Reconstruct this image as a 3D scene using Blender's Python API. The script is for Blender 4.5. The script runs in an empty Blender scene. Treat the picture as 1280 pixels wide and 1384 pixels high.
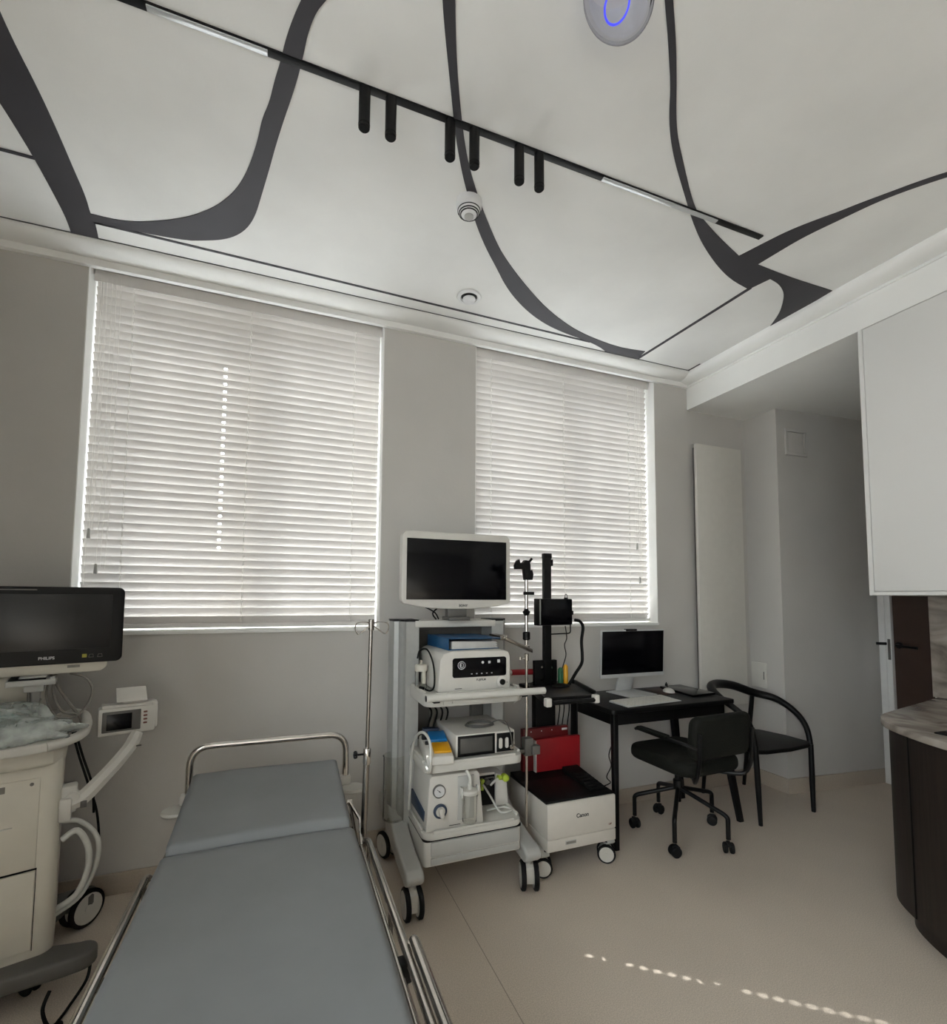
import bpy, bmesh, math, random
from mathutils import Vector, Matrix, Euler
random.seed(7)
scene = bpy.context.scene
COL = scene.collection
PI = math.pi

# ------------------------------------------------------------------ camera model
F, PITCH, YAW, ROLL, SHY, H = 661.085, .0652, .370, .0061, 72.2, 1.42
def _basis():
    c, s = math.cos(YAW), math.sin(YAW); cp, sp = math.cos(PITCH), math.sin(PITCH)
    cr, sr = math.cos(ROLL), math.sin(ROLL)
    rows = [[], [], []]
    for v in ((1, 0, 0), (0, 1, 0), (0, 0, 1)):
        x = c*v[0]-s*v[1]; y = s*v[0]+c*v[1]; z = v[2]
        d = cp*y+sp*z; u = -sp*y+cp*z
        rows[0].append(cr*x+sr*u); rows[1].append(-sr*x+cr*u); rows[2].append(d)
    return [Vector(r) for r in rows]
RIGHT, UP, FWD = _basis()
def P(px, py, X=None, Y=None, Z=None):
    """point of the place seen at a pixel, at a known real depth or height"""
    r = RIGHT*((px-640)/F) + UP*(-(py-692-SHY)/F) + FWD
    t = (Z-H)/r.z if Z is not None else (X/r.x if X is not None else Y/r.y)
    return Vector((0, 0, H)) + r*t
cam_data = bpy.data.cameras.new('camera')
cam = bpy.data.objects.new('camera', cam_data); COL.objects.link(cam)
cam.matrix_world = Matrix(((RIGHT.x, UP.x, -FWD.x, 0), (RIGHT.y, UP.y, -FWD.y, 0), (RIGHT.z, UP.z, -FWD.z, H), (0, 0, 0, 1)))
cam_data.sensor_fit = 'HORIZONTAL'; cam_data.sensor_width = 36; cam_data.lens = 36*F/1280
cam_data.shift_y = SHY/1280; cam_data.clip_start = .02
scene.camera = cam

# ------------------------------------------------------------------ materials
def lin(h):
    if isinstance(h, str):
        h = h.lstrip('#'); o = []
        for i in (0, 2, 4):
            c = int(h[i:i+2], 16)/255
            o.append(c/12.92 if c <= .04045 else ((c+.055)/1.055)**2.4)
        return o
    return list(h)
MATS = {}
def mk(name, col, rough=.5, metal=0, var=.06, scale=18, bump=0, bscale=None, spec=.5, coat=0):
    m = bpy.data.materials.new(name); m.use_nodes = True; n = m.node_tree.nodes; l = m.node_tree.links
    b = n['Principled BSDF']; c = lin(col)
    b.inputs['Roughness'].default_value = rough; b.inputs['Metallic'].default_value = metal
    b.inputs['Specular IOR Level'].default_value = spec; b.inputs['Coat Weight'].default_value = coat
    tc = n.new('ShaderNodeTexCoord'); no = n.new('ShaderNodeTexNoise'); no.inputs['Scale'].default_value = scale
    no.inputs['Detail'].default_value = 4; l.new(tc.outputs['Object'], no.inputs['Vector'])
    ra = n.new('ShaderNodeValToRGB'); ra.color_ramp.elements[0].position = .3; ra.color_ramp.elements[1].position = .7
    ra.color_ramp.elements[0].color = [x*(1-var) for x in c]+[1]; ra.color_ramp.elements[1].color = [min(1, x*(1+var)) for x in c]+[1]
    l.new(no.outputs['Fac'], ra.inputs['Fac']); l.new(ra.outputs['Color'], b.inputs['Base Color'])
    if bump:
        n2 = n.new('ShaderNodeTexNoise'); n2.inputs['Scale'].default_value = bscale or scale*4; n2.inputs['Detail'].default_value = 5
        l.new(tc.outputs['Object'], n2.inputs['Vector'])
        bu = n.new('ShaderNodeBump'); bu.inputs['Strength'].default_value = bump; bu.inputs['Distance'].default_value = .01
        l.new(n2.outputs['Fac'], bu.inputs['Height']); l.new(bu.outputs['Normal'], b.inputs['Normal'])
    MATS[name] = m
    return m
M = MATS
mk('wall_paint', '#c2bfba', .7, var=.03, scale=3, bump=.05, bscale=60)
mk('ceiling_plaster', '#e4e4e1', .85, var=.06, scale=2.2, bump=.22, bscale=9)
mk('white_paint', '#ebebe8', .55, var=.02, scale=4)
mk('reveal_paint', '#ecece9', .6, var=.02, scale=4)
mk('band_paint', '#37353a', .6, var=.08, scale=6)
mk('skirting', '#b3a798', .5, var=.08, scale=200)
mk('slat_white', '#dbd8d5', .45, var=.02, scale=6)
mk('cord', '#f4f2ee', .8)
mk('frame_white', '#e2e2e0', .4, var=.02)
mk('cabinet_white', '#dddcd9', .38, var=.015, scale=2)
mk('device_white', '#c8c5be', .38, var=.03, scale=9)
mk('device_cream', '#cfcabd', .4, var=.03, scale=9)
mk('cart_grey', '#aeaeaa', .4, var=.03, scale=9)
mk('cart_light', '#c4c2bb', .42, var=.03, scale=9)
mk('cart_dark_grey', '#5a5854', .5, var=.05)
mk('alu', '#a9aaa7', .45, .3, var=.04, scale=30)
mk('chrome', '#d0ccc6', .14, 1, var=.03)
mk('steel', '#9a958e', .25, 1, var=.05)
mk('black_plastic', '#0b0b0c', .42, var=.15, spec=.25)
mk('black_matte', '#090909', .65, var=.15, spec=.2)
mk('screen', '#050508', .16, var=.05, spec=.22)
mk('screen_grey', '#4b4b49', .25, var=.03)
mk('rubber', '#0e0e0f', .6, var=.15, spec=.25)
mk('desk_black', '#0b0b0c', .45, var=.15, scale=8, bump=.03, spec=.25)
mk('chair_black', '#080809', .42, var=.15, spec=.3)
mk('upholstery', '#181915', .75, var=.2, scale=14, bump=.25, bscale=120, spec=.2)
mk('mattress_vinyl', '#767879', .48, var=.05, scale=5, bump=.1, bscale=7)
mk('red_card', '#8f0e18', .5, var=.08)
mk('red_dark', '#5e0a10', .45, var=.1)
mk('blue_card', '#174d76', .4, var=.12)
mk('paper', '#c9c8c4', .7)
mk('blue_plastic', '#1673b5', .4)
mk('yellow_plastic', '#d69c12', .4)
mk('green_plastic', '#1d5c3b', .45)
mk('lime_plastic', '#a9bf3c', .45)
mk('teal_plastic', '#47867a', .35)
mk('navy', '#2c3a4f', .5)
mk('logo_dark', '#2c2c2e', .5)
mk('logo_light', '#c6c6c6', .5)
mk('imac_silver', '#c9cac9', .32, .25)
mk('hose_white', '#c8c8c2', .4)
mk('hose_grey', '#7d7972', .5)
mk('printer_grey', '#c6c1b8', .5, var=.02)
mk('brown_door', '#3d2a22', .5, var=.1, scale=6)
mk('dark_panel', '#34332f', .5, var=.1)
mk('vent_white', '#dedede', .45)
mk('vent_dark', '#222222', .7)
mk('radiator_white', '#cfccc4', .4, var=.02)
mk('led_off', '#cfd2d3', .12, .35, var=.02)
mk('amber', '#a8a23a', .5)
mk('orange_key', '#6e4034', .5)

def nodes(m): return m.node_tree.nodes, m.node_tree.links
# glass-like
def glass(name, tint, fac, rough=.03):
    m = bpy.data.materials.new(name); m.use_nodes = True; n, l = nodes(m); n.clear()
    o = n.new('ShaderNodeOutputMaterial'); t = n.new('ShaderNodeBsdfTransparent'); g = n.new('ShaderNodeBsdfGlossy')
    t.inputs['Color'].default_value = lin(tint)+[1]; g.inputs['Roughness'].default_value = rough
    fr = n.new('ShaderNodeLayerWeight'); fr.inputs['Blend'].default_value = fac
    mx = n.new('ShaderNodeMixShader'); l.new(fr.outputs['Fresnel'], mx.inputs['Fac'])
    l.new(t.outputs[0], mx.inputs[1]); l.new(g.outputs[0], mx.inputs[2]); l.new(mx.outputs[0], o.inputs[0])
    MATS[name] = m
glass('pane_glass', '#f6f8f8', .06)
glass('globe_glass', '#f4f5fa', .2)
glass('clear_plastic', '#f8f8f6', .08, .12)
def film():
    m = bpy.data.materials.new('plastic_film'); m.use_nodes = True; n, l = nodes(m); n.clear()
    o = n.new('ShaderNodeOutputMaterial'); t = n.new('ShaderNodeBsdfTransparent'); g = n.new('ShaderNodeBsdfPrincipled')
    g.inputs['Base Color'].default_value = lin('#ccd3cf')+[1]; g.inputs['Roughness'].default_value = .15
    tc = n.new('ShaderNodeTexCoord'); no = n.new('ShaderNodeTexNoise'); no.inputs['Scale'].default_value = 16; no.inputs['Detail'].default_value = 6
    l.new(tc.outputs['Object'], no.inputs['Vector'])
    ra = n.new('ShaderNodeValToRGB'); ra.color_ramp.elements[0].position = .35; ra.color_ramp.elements[1].position = .7
    ra.color_ramp.elements[0].color = (.22, .22, .22, 1); ra.color_ramp.elements[1].color = (.8, .8, .8, 1)
    l.new(no.outputs['Fac'], ra.inputs['Fac'])
    bu = n.new('ShaderNodeBump'); bu.inputs['Strength'].default_value = .8; bu.inputs['Distance'].default_value = .012
    l.new(no.outputs['Fac'], bu.inputs['Height']); l.new(bu.outputs['Normal'], g.inputs['Normal'])
    mx = n.new('ShaderNodeMixShader'); l.new(ra.outputs['Color'], mx.inputs['Fac'])
    l.new(t.outputs[0], mx.inputs[1]); l.new(g.outputs[0], mx.inputs[2]); l.new(mx.outputs[0], o.inputs[0]); MATS['plastic_film'] = m
film()
def led_blue():
    m = bpy.data.materials.new('led_blue'); m.use_nodes = True; n, l = nodes(m); b = n['Principled BSDF']
    b.inputs['Base Color'].default_value = (.05, .06, .5, 1); b.inputs['Emission Color'].default_value = (.06, .07, 1, 1)
    b.inputs['Emission Strength'].default_value = LED
    MATS['led_blue'] = m
LED = 1.0
led_blue()
def floor_mat():
    m = mk('floor_vinyl', '#d0c4b6', .42, var=.03, scale=3, spec=.4); n, l = nodes(m); b = n['Principled BSDF']
    old = b.inputs['Base Color'].links[0].from_socket
    tc = n.new('ShaderNodeTexCoord')
    no = n.new('ShaderNodeTexNoise'); no.inputs['Scale'].default_value = 260; no.inputs['Detail'].default_value = 2
    l.new(tc.outputs['Object'], no.inputs['Vector'])
    ra = n.new('ShaderNodeValToRGB'); ra.color_ramp.elements[0].position = .32; ra.color_ramp.elements[1].position = .68
    ra.color_ramp.elements[0].color = (.78, .77, .75, 1); ra.color_ramp.elements[1].color = (1.12, 1.12, 1.12, 1)
    l.new(no.outputs['Fac'], ra.inputs['Fac'])
    mu = n.new('ShaderNodeMix'); mu.data_type = 'RGBA'; mu.blend_type = 'MULTIPLY'; mu.inputs['Factor'].default_value = 1
    l.new(old, mu.inputs['A']); l.new(ra.outputs['Color'], mu.inputs['B'])
    # welded seam between two sheets, running towards the window
    sx = n.new('ShaderNodeSeparateXYZ'); l.new(tc.outputs['Object'], sx.inputs[0])
    a = n.new('ShaderNodeMath'); a.operation = 'SUBTRACT'; a.inputs[1].default_value = .79; l.new(sx.outputs['X'], a.inputs[0])
    ab = n.new('ShaderNodeMath'); ab.operation = 'ABSOLUTE'; l.new(a.outputs[0], ab.inputs[0])
    lt = n.new('ShaderNodeMath'); lt.operation = 'LESS_THAN'; lt.inputs[1].default_value = .002; l.new(ab.outputs[0], lt.inputs[0])
    m2 = n.new('ShaderNodeMix'); m2.data_type = 'RGBA'; l.new(lt.outputs[0], m2.inputs['Factor'])
    l.new(mu.outputs['Result'], m2.inputs['A']); m2.inputs['B'].default_value = lin('#9d9285')+[1]
    l.new(m2.outputs['Result'], b.inputs['Base Color'])
floor_mat()
def marble_mat():
    m = mk('marble', '#8d857b', .25, var=0, scale=3); n, l = nodes(m); b = n['Principled BSDF']
    tc = n.new('ShaderNodeTexCoord'); mp = n.new('ShaderNodeMapping'); mp.inputs['Scale'].default_value = (2.6, 1.3, 2.4); mp.inputs['Rotation'].default_value = (.7, .3, .5)
    l.new(tc.outputs['Object'], mp.inputs[0])
    no = n.new('ShaderNodeTexNoise'); no.inputs['Scale'].default_value = 2.6; no.inputs['Detail'].default_value = 9; no.inputs['Distortion'].default_value = 1.6
    l.new(mp.outputs[0], no.inputs['Vector'])
    ra = n.new('ShaderNodeValToRGB'); e = ra.color_ramp.elements
    e[0].position = .3; e[0].color = lin('#686058')+[1]; e[1].position = .72; e[1].color = lin('#a59d94')+[1]
    k = e.new(.44); k.color = lin('#847b72')+[1]; k = e.new(.56); k.color = lin('#968e85')+[1]
    l.new(no.outputs['Fac'], ra.inputs['Fac']); l.new(ra.outputs['Color'], b.inputs['Base Color'])
marble_mat()
def wood_mat():
    m = mk('dark_oak', '#2a221d', .5, var=0, scale=3); n, l = nodes(m); b = n['Principled BSDF']
    tc = n.new('ShaderNodeTexCoord'); mp = n.new('ShaderNodeMapping'); mp.inputs['Scale'].default_value = (60, 60, 2.5)
    l.new(tc.outputs['Object'], mp.inputs[0])
    no = n.new('ShaderNodeTexNoise'); no.inputs['Scale'].default_value = 1.5; no.inputs['Detail'].default_value = 6
    l.new(mp.outputs[0], no.inputs['Vector'])
    ra = n.new('ShaderNodeValToRGB'); e = ra.color_ramp.elements
    e[0].position = .3; e[0].color = lin('#17110e')+[1]; e[1].position = .7; e[1].color = lin('#2b221d')+[1]
    l.new(no.outputs['Fac'], ra.inputs['Fac']); l.new(ra.outputs['Color'], b.inputs['Base Color'])
wood_mat()

# ------------------------------------------------------------------ mesh helpers
class MB:
    def __init__(self): self.bm = bmesh.new()
    def _add(self, t, mtx=None):
        if mtx is not None: bmesh.ops.transform(t, matrix=mtx, verts=t.verts)
        me = bpy.data.meshes.new('tmp'); t.to_mesh(me); t.free(); self.bm.from_mesh(me); bpy.data.meshes.remove(me); return self
    def box(self, x0, x1, y0, y1, z0, z1, b=0, seg=2, mtx=None):
        t = bmesh.new(); bmesh.ops.create_cube(t, size=1)
        for v in t.verts: v.co = ((x0+x1)/2+v.co.x*(x1-x0), (y0+y1)/2+v.co.y*(y1-y0), (z0+z1)/2+v.co.z*(z1-z0))
        if b: bmesh.ops.bevel(t, geom=t.edges[:], offset=b, segments=seg, profile=.5, affect='EDGES', clamp_overlap=True)
        return self._add(t, mtx)
    def prism(self, pts, plane, a0, a1, b=0, seg=2, mtx=None, caps_only=False):
        """polygon in plane 'xy' | 'xz' | 'yz' pulled along the third axis from a0 to a1"""
        def mkv(p, a): return {'xy': (p[0], p[1], a), 'xz': (p[0], a, p[1]), 'yz': (a, p[0], p[1])}[plane]
        t = bmesh.new(); A = [t.verts.new(mkv(p, a0)) for p in pts]; B = [t.verts.new(mkv(p, a1)) for p in pts]; n = len(pts)
        fa = t.faces.new(A); fb = t.faces.new(B[::-1])
        for i in range(n): t.faces.new((A[(i+1) % n], A[i], B[i], B[(i+1) % n]))
        bmesh.ops.recalc_face_normals(t, faces=t.faces)
        if b:
            ed = list(set(fa.edges[:]+fb.edges[:])) if caps_only else t.edges[:]
            bmesh.ops.bevel(t, geom=ed, offset=b, segments=seg, profile=.5, affect='EDGES', clamp_overlap=True)
        bmesh.ops.triangulate(t, faces=[f for f in t.faces if len(f.verts) > 4])
        return self._add(t, mtx)
    def tube(self, pts, r, n=10, fil=0, closed=False, mtx=None, fs=5):
        pts = [Vector(p) for p in pts]
        if fil: pts, r = fillet(pts, fil, fs, r, closed)
        m = len(pts); rs = r if isinstance(r, (list, tuple)) else [r]*m
        t = bmesh.new(); rings = []; prev = None
        for i in range(m):
            if closed: d = pts[(i+1) % m]-pts[i-1]
            else: d = pts[min(i+1, m-1)]-pts[max(i-1, 0)]
            d.normalize()
            if prev is None:
                a = Vector((0, 0, 1)) if abs(d.z) < .9 else Vector((1, 0, 0)); u = d.cross(a).normalized()
            else:
                u = (prev-d*prev.dot(d))
                u = u.normalized() if u.length > 1e-6 else d.orthogonal().normalized()
            prev = u; w = d.cross(u)
            rings.append([t.verts.new(pts[i]+(u*math.cos(2*PI*k/n)+w*math.sin(2*PI*k/n))*rs[i]) for k in range(n)])
        for i in range(m if closed else m-1):
            A, B = rings[i], rings[(i+1) % m]
            for k in range(n): t.faces.new((A[k], A[(k+1) % n], B[(k+1) % n], B[k]))
        if not closed: t.faces.new(rings[0][::-1]); t.faces.new(rings[-1])
        bmesh.ops.recalc_face_normals(t, faces=t.faces)
        return self._add(t, mtx)
    def lathe(self, prof, c=(0, 0, 0), axis=(0, 0, 1), n=24, mtx=None):
        t = bmesh.new(); rings = []
        for r, z in prof:
            rings.append([t.verts.new((max(r, 1e-5)*math.cos(2*PI*k/n), max(r, 1e-5)*math.sin(2*PI*k/n), z)) for k in range(n)])
        for A, B in zip(rings, rings[1:]):
            for k in range(n): t.faces.new((A[k], A[(k+1) % n], B[(k+1) % n], B[k]))
        t.faces.new(rings[0][::-1]); t.faces.new(rings[-1])
        bmesh.ops.recalc_face_normals(t, faces=t.faces)
        q = Vector((0, 0, 1)).rotation_difference(Vector(axis).normalized()).to_matrix().to_4x4()
        bmesh.ops.transform(t, matrix=Matrix.Translation(c) @ q, verts=t.verts)
        return self._add(t, mtx)
    def cyl(self, c, r, h, axis=(0, 0, 1), n=20, b=0, mtx=None):
        p = [(r, 0), (r, h)] if not b else [(r-b, 0), (r, b), (r, h-b), (r-b, h)]
        return self.lathe(p, c, axis, n, mtx)
    def ell(self, c, rx, ry, rz, mtx=None, seg=20):
        t = bmesh.new(); bmesh.ops.create_uvsphere(t, u_segments=seg, v_segments=seg//2+2, radius=1)
        for v in t.verts: v.co = (c[0]+v.co.x*rx, c[1]+v.co.y*ry, c[2]+v.co.z*rz)
        return self._add(t, mtx)
    def xf(self, mtx): bmesh.ops.transform(self.bm, matrix=mtx, verts=self.bm.verts); return self
def fillet(pts, R, fs, r, closed):
    out = []; ro = []; n = len(pts); rl = r if isinstance(r, (list, tuple)) else None
    for i, p in enumerate(pts):
        if not closed and i in (0, n-1): out.append(p); ro.append(rl[i] if rl else r); continue
        a = pts[i-1]; b = pts[(i+1) % n]
        k = min(R, (a-p).length*.45, (b-p).length*.45); pa = p+(a-p).normalized()*k; pb = p+(b-p).normalized()*k
        for j in range(fs+1):
            t = j/fs; out.append(pa*(1-t)**2+p*2*t*(1-t)+pb*t*t); ro.append(rl[i] if rl else r)
    return out, (ro if rl else r)
def smooth_path(ctrl, k=6):
    """Catmull-Rom through the control points"""
    c = [Vector(p) for p in ctrl]; out = []
    for i in range(len(c)-1):
        p0 = c[max(i-1, 0)]; p1 = c[i]; p2 = c[i+1]; p3 = c[min(i+2, len(c)-1)]
        for j in range(k):
            t = j/k
            out.append(.5*((2*p1)+(p2-p0)*t+(2*p0-5*p1+4*p2-p3)*t*t+(3*p1-p0-3*p2+p3)*t**3))
    out.append(c[-1]); return out
def rrect(x0, x1, y0, y1, r, k=5):
    o = []
    for cx, cy, a in ((x1-r, y1-r, 0), (x0+r, y1-r, 90), (x0+r, y0+r, 180), (x1-r, y0+r, 270)):
        for j in range(k+1):
            t = math.radians(a+90*j/k); o.append((cx+r*math.cos(t), cy+r*math.sin(t)))
    return o
ROOT = {}
def thing(name, label, cat, loc, group=None):
    o = bpy.data.objects.new(name, None); COL.objects.link(o); o.location = loc; o.empty_display_size = .1
    o['label'] = label; o['category'] = cat
    if group: o['group'] = group
    ROOT[o.name] = Vector(loc); return o
def finish(name, me, mat, parent, ang):
    if mat: me.materials.append(M[mat] if isinstance(mat, str) else mat)
    if len(me.polygons):
        me.shade_smooth(); me.set_sharp_from_angle(angle=math.radians(ang))
    o = bpy.data.objects.new(name, me); COL.objects.link(o)
    return o
def obj(name, mb, mat, parent=None, ang=38, label=None):
    off = ROOT[parent.name] if parent else None
    bm = mb.bm
    if off is None:
        xs = [v.co for v in bm.verts]; mn = Vector([min(c[i] for c in xs) for i in range(3)]); mx = Vector([max(c[i] for c in xs) for i in range(3)])
        off = Vector(((mn.x+mx.x)/2, (mn.y+mx.y)/2, mn.z)); top = True
    else: top = False
    bmesh.ops.translate(bm, vec=-off, verts=bm.verts)
    me = bpy.data.meshes.new(name); bm.to_mesh(me); bm.free()
    o = finish(name, me, mat, parent, ang)
    ROOT[o.name] = off
    if top: o.location = off
    else: o.parent = parent
    if label: o['label'] = label
    return o
def tag(o, label, cat, group=None):
    o['label'] = label; o['category'] = cat
    if group: o['group'] = group
    return o
def struct(name, mb, mat, parent=None, ang=38):
    bm = mb.bm; me = bpy.data.meshes.new(name); 
    bm.to_mesh(me); bm.free(); o = finish(name, me, mat, None, ang); ROOT[o.name] = Vector((0, 0, 0))
    if parent: o.parent = parent
    else: o['kind'] = 'structure'
    return o
def text(s, size, c, rot, mat, parent, name='logo', align='CENTER', bold=0):
    cu = bpy.data.curves.new('txt', 'FONT'); cu.body = s; cu.size = size; cu.extrude = .0004; cu.align_x = align; cu.align_y = 'CENTER'; cu.offset = bold
    to = bpy.data.objects.new('txt', cu); COL.objects.link(to)
    dg = bpy.context.evaluated_depsgraph_get(); me = bpy.data.meshes.new_from_object(to.evaluated_get(dg))
    bpy.data.objects.remove(to); bpy.data.curves.remove(cu)
    me.transform(Matrix.Translation(Vector(c)-ROOT[parent.name]) @ Euler(rot).to_matrix().to_4x4()); me.name = name
    me.materials.clear(); o = finish(name, me, mat, parent, 30); o.parent = parent; ROOT[o.name] = ROOT[parent.name]
    return o
def Rz(a, c=(0, 0, 0)): return Matrix.Translation(c) @ Matrix.Rotation(a, 4, 'Z') @ Matrix.Translation(-Vector(c))
TILT_DEG = 65; SKY = 10.5; SUN = 24; EXPO = -0.05
# ------------------------------------------------------------------ the room
D = 2.878            # window wall
XL, XR = -1.31, 4.52
ZC, ZB = 3.127, 2.887
YR = -2.6            # wall behind
W1 = (-.952, .529); W2 = (1.124, 2.576); ZS, ZH = 1.231, 3.085
WT = .28             # wall thickness
m = MB(); m.box(XL-.2, XR+.2, YR-.2, D+WT, -.12, 0); struct('floor', m, 'floor_vinyl')
m = MB(); m.box(XL-.2, 2.95, YR-.2, D+WT, ZC, ZC+.12); struct('ceiling', m, 'ceiling_plaster')
m = MB()
for x0, x1, z0, z1 in ((XL-.2, W1[0], 0, ZC), (W1[0], W1[1], 0, ZS), (W1[0], W1[1], ZH, ZC), (W1[1], W2[0], 0, ZC),
                       (W2[0], W2[1], 0, ZS), (W2[0], W2[1], ZH, ZC), (W2[1], XR+.2, 0, ZC)):
    m.box(x0, x1, D, D+WT, z0, z1)
struct('wall_back', m, 'wall_paint')
OY = (-2.3, .35); OZ = (.9, 2.9)      # unseen side window added for fill light, beside the photographer
m = MB()
for y0, y1, z0, z1 in ((YR-.2, OY[0], 0, ZC), (OY[0], OY[1], 0, OZ[0]), (OY[0], OY[1], OZ[1], ZC), (OY[1], D, 0, ZC)): m.box(XL-.2, XL, y0, y1, z0, z1)
struct('wall_left', m, 'wall_paint')
# wall behind the photographer
m = MB()
m.box(XL-.2, XR+.2, YR-.2, YR, 0, ZC)
struct('wall_rear', m, 'wall_paint')
# pier beside the radiator, its front turned a little
XP = 3.494
m = MB(); m.prism([(XP, D), (XP, 2.596), (XR+.2, 2.475), (XR+.2, D)], 'xy', 0, ZB+.02); struct('wall_pier', m, 'wall_paint')
# kitchenette wall and the alcove wall at the far right
m = MB(); m.box(3.42, XR+.2, YR-.2, 1.655, 0, ZC); struct('wall_right', m, 'wall_paint')
m = MB(); m.box(XR, XR+.2, 1.655, 2.6, 0, ZC); struct('wall_alcove', m, 'wall_paint')
# lowered ceiling over the right side
m = MB(); m.box(2.894, XR+.2, YR-.2, D, ZB, ZC+.12); struct('ceiling_soffit', m, 'white_paint')
# cove mouldings
def cove(prof, lo, hi, plane): m = MB(); m.prism(prof, plane, lo, hi); return m
pr = [(D, ZC), (D-.135, ZC), (D-.135, ZC-.006)]
for k in range(9):
    t = k/8*PI/2
    pr.append((D-.135+.006+.1*(1-math.cos(t)), ZC-.004-.03*math.sin(t)))
pr += [(D-.02, ZC-.036), (D-.02, ZC-.07), (D-.005, ZC-.074), (D, ZC-.074)]
struct('trim_1', cove(pr, XL, 2.90, 'yz'), 'white_paint', ang=25)
pr = [(2.894, ZC), (2.79, ZC), (2.79, ZC-.005)]
for k in range(9):
    t = k/8*PI/2
    pr.append((2.79+.096*(1-math.cos(t)), ZC-.005-.05*math.sin(t)))
pr += [(2.884, ZC-.07), (2.894, ZC-.07)]
m = MB(); m.prism(pr, 'xz', YR, D-.03)
struct('trim_2', m, 'white_paint', ang=25)
# floor-coloured skirting
m = MB(); m.box(XL, XP, D-.012, D, 0, .1, .004); struct('baseboard_back', m, 'skirting')
m = MB(); m.box(XL, XL+.012, YR, D-.012, 0, .1, .004); struct('baseboard_left', m, 'skirting')
m = MB(); m.prism([(XP-.012, D-.012), (XP-.012, 2.584), (XR, 2.470), (XR, 2.480), (XP, 2.596), (XP, D-.012)], 'xy', 0, .105); struct('baseboard_pier', m, 'skirting')

# painted bands and thin dark lines on the ceiling
BANDS = dict(
A = [(-0.816, 1.628), (-0.825, 1.745), (-0.827, 1.843), (-0.823, 1.965), (-0.825, 2.119), (-0.835, 2.327), (-0.84, 2.462), (-0.856, 2.569), (-0.855, 2.63), (-0.875, 2.738), (-0.982, 2.739), (-0.967, 2.627), (-0.962, 2.482), (-0.959, 2.305), (-0.963, 2.168), (-0.968, 2.083), (-0.978, 1.974)],
B = [(-0.856, 2.569), (-0.779, 2.571), (-0.69, 2.555), (-0.594, 2.512), (-0.497, 2.459), (-0.411, 2.397), (-0.325, 2.314), (-0.248, 2.207), (-0.199, 2.105), (-0.163, 1.996), (-0.137, 1.896), (-0.121, 1.811), (-0.095, 1.739), (-0.077, 1.653), (-0.058, 1.583), (-0.043, 1.51), (-0.021, 1.438), (-0.002, 1.388), (0.021, 1.333), (0.108, 1.299), (0.065, 1.361), (0.039, 1.404), (0.02, 1.468), (0.011, 1.528), (-0.0, 1.591), (-0.019, 1.676), (-0.047, 1.782), (-0.075, 1.898), (-0.102, 2.025), (-0.134, 2.166), (-0.167, 2.31), (-0.207, 2.406), (-0.259, 2.477), (-0.324, 2.529), (-0.401, 2.565), (-0.497, 2.603), (-0.855, 2.63)],
C = [(0.36, 1.2), (0.375, 1.24), (0.404, 1.309), (0.446, 1.401), (0.506, 1.532), (0.549, 1.625), (0.618, 1.751), (0.671, 1.835), (0.764, 1.977), (0.869, 2.108), (0.989, 2.234), (1.066, 2.32), (1.169, 2.413), (1.31, 2.511), (1.463, 2.586), (1.61, 2.628), (1.728, 2.648), (1.87, 2.671), (1.986, 2.709), (2.051, 2.748), (2.303, 2.738), (2.285, 2.632), (2.087, 2.657), (1.832, 2.616), (1.652, 2.565), (1.433, 2.462), (1.258, 2.348), (1.097, 2.229), (0.979, 2.131), (0.915, 2.068), (0.794, 1.928), (0.709, 1.82), (0.63, 1.707), (0.568, 1.596), (0.52, 1.496), (0.472, 1.39), (0.435, 1.296), (0.409, 1.226), (0.395, 1.186)],
D = [(0.932, 0.975), (0.965, 1.007), (1.03, 1.066), (1.086, 1.12), (1.155, 1.187), (1.222, 1.266), (1.29, 1.332), (1.376, 1.401), (1.47, 1.467), (1.57, 1.536), (1.681, 1.613), (1.832, 1.703), (2.024, 1.792), (2.184, 1.847), (2.344, 1.872), (2.373, 1.766), (2.457, 1.778), (2.556, 1.822), (2.64, 1.893), (2.724, 1.979), (2.815, 2.126), (2.783, 1.71), (2.582, 1.715), (2.401, 1.716), (2.209, 1.709), (2.222, 1.603), (2.233, 1.523), (2.251, 1.453), (2.282, 1.368), (2.309, 1.288), (2.334, 1.226), (2.374, 1.156), (2.448, 1.053), (2.523, 0.972), (2.496, 0.961), (2.42, 1.04), (2.363, 1.117), (2.318, 1.19), (2.27, 1.265), (2.231, 1.335), (2.183, 1.407), (2.136, 1.49), (2.103, 1.585), (2.068, 1.698), (1.908, 1.652), (1.76, 1.601), (1.646, 1.558), (1.535, 1.484), (1.419, 1.398), (1.316, 1.322), (1.246, 1.257), (1.161, 1.165), (1.077, 1.08), (0.988, 0.998), (0.955, 0.966)],
E = [(2.794, 2.737), (2.859, 2.66), (2.839, 2.594), (2.821, 2.638)],
)
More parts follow.
